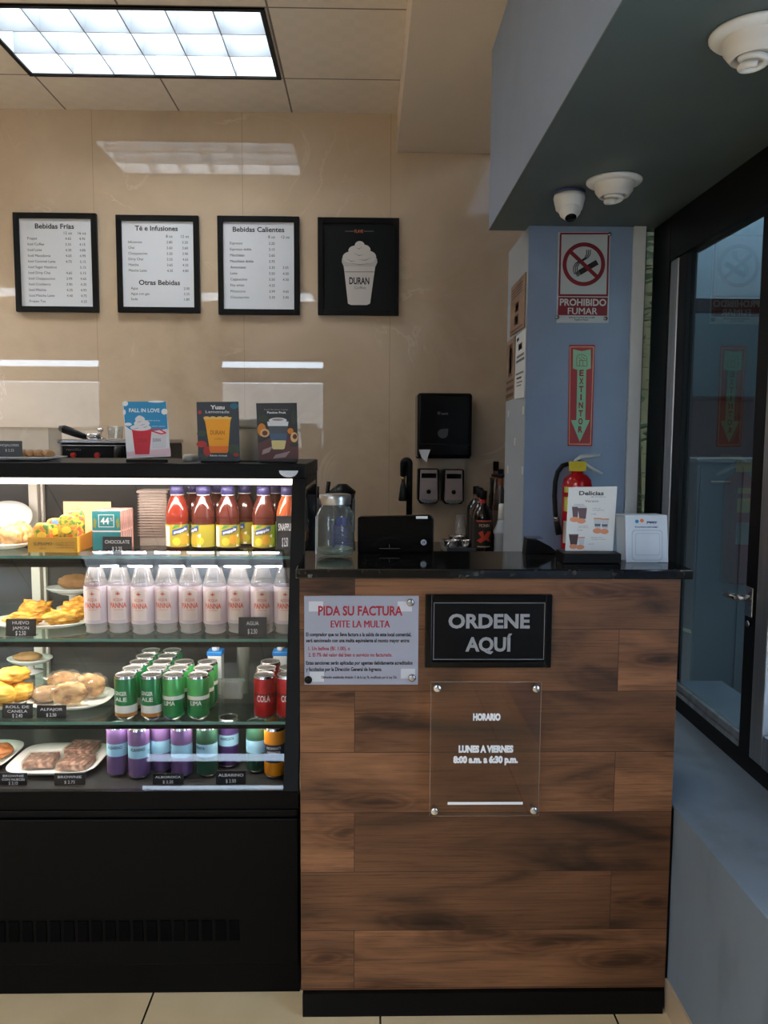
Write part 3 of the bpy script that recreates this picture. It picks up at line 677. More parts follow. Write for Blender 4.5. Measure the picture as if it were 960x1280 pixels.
b = MB(); b.prism([(gy(.547)+.0, .5475), (gy(1.306), 1.306), (gy(1.306)+.006, 1.306), (gy(.547)+.006, .5475)], 'x', CX0+.04, CX1-.037); b.build('front_glass', GLASS, case)
b = MB(); b.prism([(gy(.547)-.004, .546), (gy(1.306)-.004, 1.306), (gy(1.306)+.03, 1.306), (gy(.547)+.03, .546)], 'x', CX1-.036, CX1); b.box(CX1-.012, 2.655, .4925, CX1, CYB, 1.306); b.box(CX1-.008, gy(1.27), 1.284, CX1, 2.655, 1.306); b.build('side_frame', BLACKM, case)
b = MB(); b.prism([(gy(.56)+.031, .5125), (2.654, .5125), (2.654, 1.283), (gy(1.283)+.031, 1.283)], 'x', CX1-.006, CX1-.001); b.build('side_glass', GLASS, case)
b = MB(); b.box(CX0, 2.192, 1.3065, CX1+.002, CYB+.004, ZT, bev=.004); b.build('top', BLACKM, case)
b = MB(); b.prism([(PX(361, 588, 2.19)+.0262*math.cos(a), PZ(361, 588, 2.19)+.019*math.sin(a)) for a in [PI+k*PI/14 for k in range(15)]], 'y', 2.183, 2.1915); b.build('hinge_plate', STEEL, case)
MB().box(CX0+.05, 2.225, 1.288, CX1-.04, 2.262, 1.3055, bev=.002).build('light_strip', M('case_light', (255, 238, 226), .4, emis=2.6), case)
area('case_glow', ((CX0+CX1)/2, 2.245, 1.284), (CX1-CX0-.2, .03), CASE_W, (1, .90, .80), (math.radians(14), 0, 0), case)
for z, y in ((Z1, Y1), (Z2, Y2), (Z3, Y3)): area('shelf_fill', ((CX0+CX1)/2, y+.012, z-.012), (CX1-CX0-.2, .012), CASE_W*.34, (1, .90, .80), (math.radians(14), 0, 0), case)  # fill lights added under the shelves, whose rails carry no lamps
for z, y, rh in ((Z1, Y1, .024), (Z2, Y2, .015), (Z3, Y3, .012)):
    s = MB().box(CX0+.02, y, z-.008, CX1-.01, 2.62, z-.0002).build('shelf', SHELFG, case)
    MB().box(CX0+.02, y-.0015, z-.008, CX1-.01, y-.0002, z-.0002).build('front_edge', GEDGE, s)
    MB().box(CX0+.02, y, z-.008-rh, CX1-.01, y+.004, z-.0085).build('rail', BLACKM, s)
b = MB(); b.box(CX0, 2.662, .4925, CX1-.0125, CYB, 1.306); b.build('back_door', DKGREY, case)
b = MB(); px = PX(45, 700, 2.64); b.box(px-.0145, 2.632, ZD, px+.0145, 2.661, 1.306, bev=.002); b.box(px+.02, 2.645, ZD, px+.028, 2.661, 1.306); b.build('back_post', M('post_white', (222, 214, 205), .4), case)
b = MB(); b.box(CX0+.02, 2.62, 1.27, CX1-.02, 2.655, 1.306); b.build('top_rail', M('post_white', (222, 214, 205), .4), case)

# ---- cans
def can_proto(name, label, cat, r, h, bands, group, text=None, tcol=INKW, tz=.6, tw=None, th=.012):
    """bands: [(z fraction, material)...] from the bottom up"""
    t = thing(name, label, cat, (0, 0, 0), group)
    prof = [(r*.72, 0), (r*.78, .002), (r, .010)]; mats = [0, 0]; ms = [M('can_aluminium', (198, 198, 200), .22, metal=1)]
    for zf, m in bands:
        z = .010+zf*(h-.017)
        if m not in ms: ms.append(m)
        prof.append((r, z)); mats.append(ms.index(m))
    prof += [(r*.90, h-.002), (r*.90, h-.0015)]; mats += [0, 0]
    MB().lathe(prof, 24, mats=mats).build('can_body', ms, t)
    l = MB().lathe([(r*.90, h-.0015), (r*.92, h), (r*.87, h+.0005), (r*.82, h-.0035), (0, h-.0035)], 24).build('lid', M('lid_aluminium', (196, 192, 188), .38, metal=.8), t)
    b = MB(); b.lathe([(.0085, h-.0035), (.0085, h-.0022), (.004, h-.0022), (.004, h-.0035)], 14, sx=.75, cap=False); b.box(-.004, .0, h-.0035, .004, .009, h-.0024, bev=.0004); b.build('pull_tab', STEEL, l)
    if text:
        b = MB()
        for i, st in enumerate(text.split('|')): b.text(st, 0, tz*h-i*th*1.6, th, 0, tw, 'C', 0, .02, wrap=r+.0003)
        b.build('lettering', tcol, t)
    return t
COP = thing  # alias kept short
G1 = M('can_green', (24, 120, 66), .3, metal=.35); G2 = M('can_light_green', (72, 168, 92), .3, metal=.35); G3 = M('can_bronze', (176, 120, 66), .3, metal=.5); GW = M('can_white', (214, 216, 210), .35)
gA = can_proto('soda_can', 'x', 'soda can', .0288, .119, [(.10, G3), (.30, GW), (.34, G1), (1, G1)], 'green soda cans on the third shelf', 'GINGER|ALE', INKW, .62, .034, .010)
gC = can_proto('soda_can', 'x', 'soda can', .0288, .119, [(.08, G1), (.45, G1), (.55, GW), (.60, G2), (1, G2)], 'green soda cans on the third shelf', 'LIMA', INKW, .40, .03, .012)
ordn = ['front', 'second', 'third', 'fourth', 'rearmost']
first = {}
for cn, X, rows, pr, desc in (('A', -.642, 5, gA, 'green and bronze ginger ale can in the column beside the wrapped tortillas'), ('B', -.576, 5, gA, 'green and bronze ginger ale can in the column one over from the tortillas'), ('C', -.515, 3, gC, 'light green lime can in the column touching the bronze ones'), ('D', -.452, 3, gC, 'light green lime can in the column nearest the red cans')):
    for r_ in range(rows):
        lab = '%s, %s' % (desc, ordn[r_] if r_ < rows-1 or rows == 5 else 'rearmost of three')
        o = pr if pr.name not in first else dup(pr, (0, 0, 0))
        first[pr.name] = 1
        o['label'] = lab; o.location = (X+.002*math.sin(7*r_+X*40), 2.092+.0605*r_, Z3); o.rotation_euler = (0, 0, .25*math.sin(5*r_+X*90))
R1 = M('can_red', (178, 22, 30), .28, metal=.35); R2_ = M('can_darkred', (128, 14, 22), .3, metal=.35)
rd = can_proto('cola_can', 'bright red cola can at the shelf edge beside the clear gap', 'soda can', .0288, .119, [(.5, R1), (.62, R2_), (1, R1)], 'red cola cans on the third shelf', 'COLA', INKW, .5, .036, .016)
rd.location = (-.274, 2.092, Z3)
for x, y, lb in ((-.277, 2.155, 'red cola can second back beside the clear gap'), (-.274, 2.216, 'red cola can rearmost beside the clear gap'), (-.214, 2.092, 'red cola can at the shelf edge against the black case post'), (-.216, 2.156, 'red cola can second back against the black case post')): dup(rd, (x, y, Z3), lb, random.uniform(-.5, .5))
PU = M('can_purple', (118, 92, 140), .32, metal=.45); PD = M('can_purple_dark', (86, 64, 118), .32, metal=.45); LBL = M('can_paleblue', (140, 186, 208), .4); GR = M('can_deepgreen', (52, 92, 74), .32, metal=.4); OR = M('can_orange', (226, 144, 30), .32, metal=.4); NV = M('can_navy', (34, 38, 56), .35)
pu = can_proto('slim_can', 'purple slim can with pale blue label, nearest the brownie platter', 'soda can', .0283, .139, [(.40, PU), (.405, LBL), (.68, LBL), (.685, PU), (1, PU)], 'slim cans on the case floor', 'ALBARINO', INKK, .60, .040, .008)
pu.location = (PX(147.5, 950, 2.10), 2.10, ZD)
def slim(pr, u, Y, lb, rz=0): return dup(pr, (PX(u, 950, Y), Y, ZD), lb, rz)
slim(pu, 174, 2.085, 'purple slim can with pale blue label, second along from the brownie platter', .15)
slim(pu, 201.5, 2.12, 'purple slim can turned to its barcode side, set slightly back behind the first small card', 1.9)
slim(pu, 227.5, 2.09, 'purple slim can at the card, standing next to the green slim can', -1.6)
pd = can_proto('slim_can', 'dark purple slim can standing behind the second small card', 'soda can', .0283, .139, [(.45, PD), (.455, LBL), (.70, LBL), (.705, PD), (1, PD)], 'slim cans on the case floor', 'ARANCIATA', INKK, .62, .040, .008)
pd.location = (PX(286, 950, 2.155), 2.155, ZD)
gn = can_proto('slim_can', 'deep green slim can with pale blue label between purple cans', 'soda can', .0283, .139, [(.40, GR), (.405, LBL), (.68, LBL), (.685, GR), (1, GR)], 'slim cans on the case floor', 'LIMONATA', INKK, .60, .040, .008)
gn.location = (PX(259, 950, 2.095), 2.095, ZD); gn.rotation_euler = (0, 0, -.7)
slim(gn, 321, 2.12, 'deep green slim can beside the orange can, barcode turned outwards', 1.7)
og = can_proto('slim_can', 'orange and navy slim can in front at the end of the row', 'soda can', .0283, .139, [(.30, OR), (.305, NV), (.70, NV), (.705, OR), (1, OR)], 'slim cans on the case floor', 'MOMENTI|ARANCIA', INKW, .62, .040, .007)
og.location = (PX(343.5, 950, 2.085), 2.085, ZD)
b = MB(); wrapflat(b, [(.012*math.cos(k*PI/9), .028+.012*math.sin(k*PI/9)) for k in range(18)], .0287); b.build('orange_slice', M('slice_orange', (240, 180, 80), .5), og)
slim(og, 335, 2.19, 'orange slim can half hidden behind the green slim can', .9)

# ---- water bottles
PET = thin_glass('pet_plastic', (236, 232, 232), 1.5, .03, .05, (246, 240, 240)); PETL = M('label_pinkish', (232, 214, 214), .45, alpha=.86); PRED = ink((222, 84, 56))
wb = thing('water_bottle', 'clear water bottle with pink label beside the pastry platter', 'water bottle', (0, 0, 0), 'water bottles on the second shelf')
MB().lathe([(.024, 0), (.031, .006), (.028, .014), (.032, .026), (.0322, .030), (.0322, .134), (.0315, .142), (.022, .176), (.0145, .196), (.0135, .200)], 26, mats=[1, 1, 1, 1, 0, 0, 2, 2, 0, 0]).build('bottle', [PET, thin_glass('pet_base_glint', (236, 234, 234), 1.5, .05, .34, (240, 234, 232)), thin_glass('pet_neck_glint', (238, 236, 236), 1.55, .03, .12, (246, 240, 240))], wb)  # extra whitish haze in base and neck stands in for highlights
MB().lathe([(.0145, .1965), (.0145, .211), (.012, .2125)], 18).build('cap', M('cap_red', (196, 70, 60), .4), wb)
l = MB(); l.lathe([(.0326, .030), (.0326, .134)], 30, cap=False)
wrapflat(l, [(-.021, .040), (.021, .040), (.021, .120), (.014, .129), (0, .132), (-.014, .129), (-.021, .120)], .0329, 1)
l = l.build('label', [M('label_lilac', (230, 214, 222), .45, alpha=.8), M('label_pink', (240, 222, 216), .45, alpha=.9)], wb)
b = MB(); b.text('PANNA', 0, .081, .0140, 0, .047, 'C', 0, .02, wrap=.0334); b.text('ACQUA', 0, .0975, .0075, 0, .026, 'C', 0, .01, wrap=.0334); b.text('TOSCANA', 0, .069, .003, 0, .026, 'C', 0, 0, wrap=.0334)
for pts in ([(0, .108), (.0022, .114), (0, .121), (-.0022, .114)], [(-.001, .111), (-.006, .1125), (-.0055, .116), (-.003, .115)], [(.001, .111), (.006, .1125), (.0055, .116), (.003, .115)]): wrapflat(b, pts, .0334)
arc = [(-.0205+.041*k/12, .1215+.0085*math.sin(PI*k/12)) for k in range(13)]
wrapflat(b, [(x, z+.0011) for x, z in arc]+[(x, z) for x, z in arc[::-1]], .0334)
b.build('lettering', PRED, l)
MB().lathe([(.0295, .008), (.0272, .015), (.031, .028), (.0312, .132), (.0305, .140), (.028, .150), (0, .150)], 22).build('water', thin_glass('water', (244, 240, 242), 1.33, 0, .05, (240, 236, 238)), wb)
nth = ['', 'second', 'third', 'fourth', 'fifth', 'sixth', 'seventh', 'eighth']
for i, u in enumerate((120.5, 150, 179, 208.5, 238.5, 269, 298.5, 328, 357)):
    o = wb if i == 0 else dup(wb, (0, 0, 0), 'clear water bottle with pink label, %s from the pastry platter' % nth[i] if i < 8 else 'clear water bottle at the row end, half behind the case post')
    Y = 2.218+.006*math.sin(i*2.3); o.location = (PX(u, 760, Y), Y, Z2); o.rotation_euler = (0, 0, .15*math.sin(i*1.9))
# ---- juice bottles
def tea(label, liquid, base, group='tea bottles on the top shelf', rz=0, ylw=True):
    t = thing('tea_bottle', label, 'tea bottle', (0, 0, 0), group)
    MB().lathe([(.028, 0), (.0345, .004), (.0345, .072), (.033, .076), (.0345, .082), (.034, .105), (.026, .135), (.0175, .155), (.0165, .160)], 26).build('bottle', liquid, t)
    MB().lathe([(.0205, .158), (.0205, .181), (.018, .183)], 24).build('cap', M('cap_navy', (52, 48, 92), .45), t)
    MB().lathe([(.019, .1555), (.019, .1575)], 20).build('cap_ring', WHITE, t)
    b = MB(); b.lathe([(.0352, .006), (.0352, .040), (.0352, .071)], 26, mats=[0, 0], cap=False)
    R = .0358
    wrapflat(b, [(-.050, .008), (-.033, .008), (-.033, .066), (-.050, .066)], R, 1)
    wrapflat(b, [(.020, .007), (.03, .007), (.03, .045), (.020, .04)], R, 1)
    # fruit and leaves
    for cx, cz_, rr, m in ((.012, .028, .015, 2), (.028, .024, .012, 3), (-.012, .022, .012, 3)):
        wrapflat(b, [(cx+rr*math.cos(k*PI/8), cz_+rr*math.sin(k*PI/8)) for k in range(16)], R+.0002, m)
    wrapflat(b, [(-.026, .058), (-.008, .064), (.0, .070), (-.016, .070)], R+.0004, 4); wrapflat(b, [(.004, .066), (.022, .072), (.03, .070), (.014, .064)], R+.0004, 4)
    wrapflat(b, [(-.024, .040), (.024, .054), (.024, .068), (-.024, .054)], R+.0006, 5)
    # slanted name
    k0 = len(b.bm.verts); b.text('snapple', 0, .054, .0085, 0, .040, 'C', 6, .02, wrap=R+.0009); b.bm.verts.ensure_lookup_table()
    for v in list(b.bm.verts)[k0:]: v.co.z += .29*math.atan2(v.co.x, -v.co.y)*R
    b.build('label', [M('tea_label_%s' % base, {'yellow': (150, 138, 38), 'green': (72, 168, 62)}[base], .45), ink((228, 224, 210)), ink((196, 140, 40)), ink((186, 172, 50)), ink((60, 120, 50)), ink((30, 52, 130)), INKW], t)
    return t
TEAR = M('tea_amber', (112, 38, 26), .1, spec=.5, trans=.12); TEAD = M('tea_dark', (72, 32, 26), .1, spec=.5, trans=.12); TEAO = M('tea_orange', (168, 80, 42), .08, spec=.6, trans=.2)
t1 = tea('amber tea bottle with yellow label standing by the ribbed clear containers', TEAR, 'yellow')
def tp(o, u, Y, rz): o.location = (PX(u, 650, Y), Y, Z1); o.rotation_euler = (0, 0, rz)
tp(t1, 222, 2.35, .45)
t2 = tea('dark tea bottle with green leaf strip, second in the front row', TEAD, 'yellow'); tp(t2, 254.5, 2.345, -.9)
tp(dup(t2, (0, 0, 0), 'dark tea bottle, third in the front row, label facing out'), 285, 2.345, .3)
tp(dup(t2, (0, 0, 0), 'dark tea bottle with fruit label facing out, just past the gap in the front row'), 330, 2.34, .0)
t3 = tea('orange tea bottle with green label behind the small card by the post', TEAO, 'green'); tp(t3, 360, 2.335, .9)
for u, Y, lb in ((242, 2.425, 'dark tea bottle behind the gap of first and second front bottles'), (273, 2.43, 'dark tea bottle behind the gap of second and third front bottles'), (306, 2.42, 'dark tea bottle standing back in the wide gap of the front row'), (344, 2.43, 'dark tea bottle in the second row behind the orange one')): tp(dup(t2, (0, 0, 0), lb), u, Y, random.uniform(-.6, .6))

# ---- price cards
def card(label, u0, v0, u1, v1, Y, lines, z, lean=.12):
    p0, p1 = P(u0, v1, Y), P(u1, v0, Y); W = p1.x-p0.x; H = max(p1.z-z, .03)
    t = thing('price_card', label, 'price card', ((p0.x+p1.x)/2, Y, z), 'small black price cards in the case')
    xf = Matrix.Rotation(-lean, 4, 'X')
    MB().box(-W/2, 0, .001, W/2, .0022, H, bev=.0004, xf=xf).build('card', M('card_black', (22, 23, 25), .45), t)
    MB().box(-W/2+.004, .001, .0003, W/2-.004, .026, .0022, bev=.0003).build('stand', thin_glass('acrylic', (236, 226, 216)), t)
    b = MB(); n = len(lines)
    for i, st in enumerate(lines):
        last = i == n-1
        b.text(st, 0, H*(1-(i+.75)/(n+.4)), H*(.24 if last else .19 if n < 3 else .17), -.0006, min(W*.84, W*.11*len(st)) if not last else W*.34, 'C', 0, .01)
    for v in b.bm.verts: v.co = xf @ v.co
    b.build('lettering', INKW, t)
    for ch in t.children: ch.matrix_parent_inverse = Matrix.Identity(4)
    return t
card('black price card in front of the sixth and seventh water bottles', 298, 772, 333, 797.5, 2.165, ['AGUA', '$ 2.50'], Z2)
card('black price card in front of the pastry platter on the second shelf', 7, 774, 44, 798, 2.165, ['HUEVO', 'JAMON', '$ 2.50'], Z2)
card('black price card beside the yellow rolls on the third shelf', 3, 880, 40, 905, 2.085, ['ROLL DE', 'CANELA', '$ 2.40'], Z3)
card('black price card in front of the wrapped tortillas on the third shelf', 46, 882, 82, 905.5, 2.085, ['ALFAJOR', '$ 2.50'], Z3)
card('black price card reading brownie con nueces', 0, 967, 33, 992, 2.03, ['BROWNIE', 'CON NUECES', '$ 3.15'], ZD)
card('black price card reading brownie, in front of the brownie platter', 68, 967, 106, 992, 2.03, ['BROWNIE', '$ 2.75'], ZD)
card('dark price card in front of the purple slim cans', 191, 969, 229, 992, 2.03, ['ALBOROCA', '$ 2.25'], ZD)
card('dark price card in front of the dark purple slim can', 270, 964, 307, 992, 2.03, ['ALBARINO', '$ 2.50'], ZD)
card('dark price card on the orange tea bottle by the case post', 345, 645, 367, 665, 2.255, ['SNAPPLE', '$ 2.50'], Z1+.001)
card('navy price card in front of the teal chocolate boxes', 128, 671, 164, 690, 2.225, ['CHOCOLATE', '$ 2.25'], Z1)

# ---- platters
def platter(name, label, x, y, z, rx, ry, group=None, pw=1.0, rise=.014, rz=0):
    b = MB(); n = 48
    def sp_(t_): c_, s_ = math.cos(t_), math.sin(t_); return math.copysign(abs(c_)**pw, c_), math.copysign(abs(s_)**pw, s_)
    prof = [(0, .003), (.66, .003), (.80, .0045), (1.0, rise), (1.0, rise+.0035), (.80, .0085), (.66, .006), (0, .006)]
    rings = []
    for f_, zz in [(.55, 0), (.62, 0), (.8, .003), (1.0, rise), (1.0, rise+.003), (.78, .0075), (.6, .005)]:
        rings.append([b.bm.verts.new((f_*rx*sp_(2*PI*k/n)[0], f_*ry*sp_(2*PI*k/n)[1], zz)) for k in range(n)])
    for a, c in zip(rings, rings[1:]):
        for k in range(n):
            f = b.bm.faces.new([a[k], a[(k+1) % n], c[(k+1) % n], c[k]]); f.smooth = True
    b.bm.faces.new(rings[0][::-1]); b.bm.faces.new(rings[-1])
    o = tag(b.build(name, CERAM), label, 'platter', group); o.location = (x, y, z+.0003); o.rotation_euler = (0, 0, rz); return o
GOLD = noisy('golden_pastry', [(.36, (180, 108, 22)), (.5, (220, 156, 44)), (.64, (238, 192, 90))], 40, .55, 6, 1.0, (1, 1, 3.5))
YROLL = noisy('yellow_roll', [(.36, (196, 128, 30)), (.5, (226, 170, 60)), (.64, (240, 200, 104))], 34, .6, 5, .9, (1, 1, 3))
BREAD = noisy('brown_bread', [(.3, (150, 104, 62)), (.6, (182, 136, 88))], 24, .6, 5, .5)
SHELLB = noisy('shell_bread', [(.36, (176, 122, 66)), (.5, (210, 162, 104)), (.64, (232, 192, 138))], 40, .6, 4, .5, (1, 4, 1))
def lump(name, label, cat, px, Y, z, rad, mat, rz=0, group=None, **kw):
    o = tag(MB().blob((0, 0, rad[2]), rad, **kw).build(name, mat), label, cat, group); o.location = (px if isinstance(px, float) and abs(px) < 3 else PX(px, 700, Y), Y, z); o.rotation_euler = (0, 0, rz); return o
# second shelf
platter('oval_platter', 'oval white platter of golden pastries on the second shelf', PX(52, 780, 2.30), 2.30, Z2, .150, .085)
gp = 'golden puff pastries on the second shelf'
for u, Y, dz, rad, rz, lb, sd in ((30, 2.255, 0, (.049, .026, .0165), .1, 'golden puff pastry just behind the black price card', 1), (43, 2.345, .004, (.040, .026, .024), .2, 'golden puff pastry at the back near the white post', 2), (78, 2.262, 0, (.052, .028, .020), .35, 'golden puff pastry in front, beside the first water bottle', 3), (94, 2.342, .006, (.040, .027, .026), .1, 'golden puff pastry at the back, behind the one by the bottles', 4)):
    lump('puff_pastry', lb, 'pastry', u, Y, Z2+.0125+dz*.2, rad, GOLD, rz, gp, nz=.5, fr=14, pw=.85, seed=sd, ridge=.06)
platter('side_plate', 'white plate with brown loaf at the back of the second shelf', PX(88, 740, 2.52), 2.54, Z2+.05, .085, .05)
MB_st = tag(MB().lathe([(.05, 0), (.05, .003), (.012, .012), (.012, .04), (.045, .0495)], 24).build('plate_stand', CERAM), 'low white stand under the plate with the brown loaf', 'stand'); MB_st.location = (PX(88, 740, 2.52), 2.54, Z2)
lump('brown_loaf', 'brown crusty loaf on the raised back plate', 'bread', 94, 2.54, Z2+.0605, (.054, .03, .024), BREAD, .1, nz=.2, seed=5)
# top shelf
platter('bread_platter', 'white platter with shell breads at the end of the top shelf', PX(-4, 690, 2.33), 2.33, Z1, .10, .075)
sg = 'ridged shell breads on the top shelf'
for u, Y, rz, lb, sd, dz in ((-14, 2.295, .1, 'ridged shell bread cut by the photo edge', 6, .0), (16, 2.30, -.1, 'ridged shell bread at the front of its platter', 7, .0), (27, 2.365, .1, 'flat ridged shell bread near the white post', 8, .0), (-10, 2.37, .1, 'ridged shell bread at the back of its platter', 9, .0)):
    lump('shell_bread', lb, 'bread', u, Y, Z1+.010+dz, (.034, .023, .031 if sd != 8 else .030), SHELLB, rz, sg, nz=.2, pw=.9, seed=sd, ridge=.05)
o = platter('serving_plate', 'large white plate leaning against the case back', PX(8, 640, 2.58), 2.585, Z1+.003, .085, .06, rise=.012); o.rotation_euler = (math.radians(58), 0, 0); o.location.z += .054
# candy box
x0, x1 = PX(35, 690, 2.24), PX(97, 690, 2.24)
t = thing('candy_box', 'yellow open cardboard box holding colourful sweet packets', 'display box', ((x0+x1)/2, 2.28, Z1))
YB_ = M('box_yellow', (206, 152, 44), .5)
b = MB(); b.box(x0, 2.24, Z1, x1, 2.242, Z1+.043); b.box(x0, 2.2421, Z1, x1, 2.43, Z1+.002)
for x in (x0, x1-.002): b.prism([(2.2421, Z1+.0021), (2.43, Z1+.0021), (2.43, Z1+.05), (2.2421, Z1+.043)], 'x', x, x+.002)
b.build('box', YB_, t)
MB().box(x0+.03, 2.4305, Z1, x1+.035, 2.4325, Z1+.128).build('back_card', M('card_tan', (206, 170, 128), .6), t)
b = MB(); b.text('SUPRAMO', x0+.042, Z1+.024, .009, 2.2394, .052, 'C', 0, .01); b.text('dulces', x0+.042, Z1+.012, .005, 2.2394, None, 'C'); 
for i in range(3): b.text('surtido de frutas', x0+.105, Z1+.028-i*.007, .0036, 2.2394, .05, 'C')
b.build('lettering', ink((92, 58, 24)), t)
PKS = [noisy('packet_green', [(.38, (78, 112, 44)), (.5, (170, 150, 50)), (.62, (196, 90, 50))], 60, .3, 1), noisy('packet_multi', [(.36, (40, 100, 60)), (.46, (206, 170, 60)), (.56, (176, 60, 44)), (.66, (70, 116, 160))], 50, .3, 1)]
for i, (fx, Y, h, lb) in enumerate(((.25, 2.262, .075, 'glossy sweet packet at the front of the yellow box, beside the shell bread'), (.40, 2.30, .085, 'glossy sweet packet behind the first one in the yellow box'), (.72, 2.275, .098, 'taller glossy sweet packet in the middle of the yellow box'), (.74, 2.33, .108, 'tall glossy sweet packet at the rear of the yellow box'))):
    x = x0+fx*(x1-x0)
    t = thing('sweet_packet', lb, 'sweet packet', (x, Y, Z1+.004), 'sweet packets in the yellow box')
    o = MB().blob((x, Y, Z1+.006+h/2), (.026, .009, h/2), nz=.08, pw=.55, seed=20+i, n=20, k=12).build('packet', PKS[i % 2], t)
    b = MB(); b.prism([(x+.013*math.cos(k*PI/8), Z1+h*.62+.010*math.sin(k*PI/8)) for k in range(16)], 'y', Y-.0125, Y-.0108); b.build('badge', M('badge_yellow', (222, 186, 60), .4), t)
# teal chocolate boxes
for i in range(6):
    Y = 2.262+i*.0175; x = PX(134, 650, 2.262)+.001*i
    if i == 0:
        cbx = thing('chocolate_box', 'teal chocolate box with number 44, front of its row', 'chocolate box', (x, Y, Z1), 'upright chocolate boxes on the top shelf')
        MB().box(x-.040, Y-.008, Z1+.0003, x+.040, Y+.008, Z1+.116, bev=.001).build('box', [noisy('chocolate_side', [(.4, (150, 92, 84)), (.55, (196, 140, 130)), (.7, (96, 52, 44))], 70, .4, 3, stretch=(1, 1, .3))], cbx)
        b = MB(); y = Y-.0084
        b.flat([(x-.0395, Z1+.005), (x+.0395, Z1+.005), (x+.0395, Z1+.056), (x-.0395, Z1+.056)], y, 0); b.flat([(x-.0395, Z1+.0565), (x+.0395, Z1+.0565), (x+.0395, Z1+.0605), (x-.0395, Z1+.0605)], y, 1); b.flat([(x-.0395, Z1+.061), (x+.0395, Z1+.061), (x+.0395, Z1+.1155), (x-.0395, Z1+.1155)], y, 0)
        for q in ((-.022, .070, .022, .072), (-.022, .104, .022, .106), (-.022, .072, -.020, .104), (.020, .072, .022, .104)): b.flat([(x+q[0], Z1+q[1]), (x+q[2], Z1+q[1]), (x+q[2], Z1+q[3]), (x+q[0], Z1+q[3])], y-.0003, 1)
        b.text('44', x-.004, Z1+.088, .018, y-.0004, .024, 'C', 1, .03); b.text('%', x+.014, Z1+.092, .009, y-.0004, .008, 'C', 1); b.text('LECHE', x, Z1+.038, .006, y-.0003, .03, 'C', 2); b.text('chocolate', x, Z1+.026, .006, y-.0003, .034, 'C', 2)
        for sx_ in (-1, 1): b.flat([(x+sx_*.030, Z1+.066), (x+sx_*.037, Z1+.072), (x+sx_*.034, Z1+.098), (x+sx_*.027, Z1+.088)], y-.0002, 3)
        b.build('printed_front', [M('teal_print', (32, 134, 140), .45), INKW, ink((20, 90, 96)), ink((150, 150, 60))], cbx)
    else:
        dup(cbx, (x, Y, Z1+.0005*(i % 2)), 'chocolate box with brown printed side, %s of its row' % (['', 'second', 'third', 'fourth', 'fifth', 'rearmost'][i]))
# ribbed clear containers
xc = PX(193, 650, 2.40)
t = thing('ribbed_container', 'tall clear ribbed plastic tubs between chocolate boxes and tea bottles', 'container', (xc, 2.42, Z1))
b = MB(); RB = thin_glass('ribbed_plastic', (214, 204, 196), 1.5, .06, .30, (206, 190, 180))
b.prism([(xc-.040, 2.385), (xc+.040, 2.385), (xc+.044, 2.46), (xc-.044, 2.46)], 'z', Z1+.0003, Z1+.158); b.build('body', RB, t)
b = MB()
for i in range(16): b.box(xc-.044, 2.380, Z1+.030+i*.0079, xc+.044, 2.3845, Z1+.0325+i*.0079)
b.box(xc-.046, 2.378, Z1+.158, xc+.046, 2.464, Z1+.166, bev=.002); b.build('rib', thin_glass('rib_plastic', (190, 178, 168), 1.5, .06, .45, (190, 172, 162)), t)
# third shelf
platter('roll_platter', 'white platter of yellow rolls at the end of the third shelf', PX(-22, 880, 2.16), 2.19, Z3, .118, .085, rz=.2)
yg = 'yellow rolls on the third shelf'
for u, Y, dz, rad, lb, sd in ((-8, 2.15, 0, (.042, .036, .032), 'yellow roll low at the front, cut by the photo edge', 11), (20, 2.20, 0, (.036, .032, .026), 'yellow roll at the platter side nearest the wrapped brown cake', 12), (-4, 2.25, 0, (.040, .036, .030), 'yellow roll at the back of the roll platter', 13)):
    lump('yellow_roll', lb, 'pastry', u, Y, Z3+.0105, rad, YROLL, .2, yg, nz=.22, seed=sd, ridge=.05)
lump('yellow_roll', 'yellow roll stacked on top of the other rolls', 'pastry', 10, 2.205, Z3+.0625, (.046, .038, .021), YROLL, .2, yg, nz=.22, seed=14, ridge=.05)
platter('wide_platter', 'wide white platter under the wrapped tortillas on the third shelf', PX(88, 890, 2.2), 2.215, Z3, .112, .095, pw=.7)
WRAPC = thin_glass('cling_film', (250, 248, 244), 1.5, .06, .05, (244, 238, 232))
def wrapped(name, label, cat, u, Y, z, rad, mat, rz, sd, group=None, pw=.6, rot=None):
    t = thing(name, label, cat, (0, 0, 0), group)
    MB().blob((0, 0, rad[2]), rad, nz=.15, pw=pw, seed=sd).build('filling', mat, t)
    o = MB().blob((0, 0, rad[2]), (rad[0]*1.10, rad[1]*1.3, rad[2]*1.03), nz=.5, fr=30, pw=pw*.9, seed=sd+1, n=22, k=12).build('cling_wrap', WRAPC, t)
    for p_ in o.data.polygons: p_.use_smooth = False
    t.location = (PX(u, 860, Y), Y, z+.002); t.rotation_euler = rot or (0, 0, rz); return t
wrapped('wrapped_cake', 'film wrapped flat brown cake on the wide platter', 'wrapped cake', 59, 2.205, Z3+.0115, (.036, .030, .017), noisy('beige_cake', [(.3, (150, 112, 80)), (.7, (186, 150, 112))], 30, .6), .25, 30)
TORT = noisy('tortilla', [(.36, (122, 80, 46)), (.46, (184, 138, 90)), (.62, (216, 178, 126))], 34, .6, 5, 1, (1, 1, 1.6))
wrapped('wrapped_tortilla', 'film wrapped round tortilla leaning at the front of the wide platter', 'wrapped tortilla', 87, 2.165, Z3+.0095, (.046, .012, .031), TORT, .12, 32, 'film wrapped tortillas', .9)
wrapped('wrapped_tortilla', 'film wrapped round tortilla standing behind the front one, by the green cans', 'wrapped tortilla', 113, 2.222, Z3+.0125, (.040, .012, .033), TORT, .2, 34, 'film wrapped tortillas', .9)
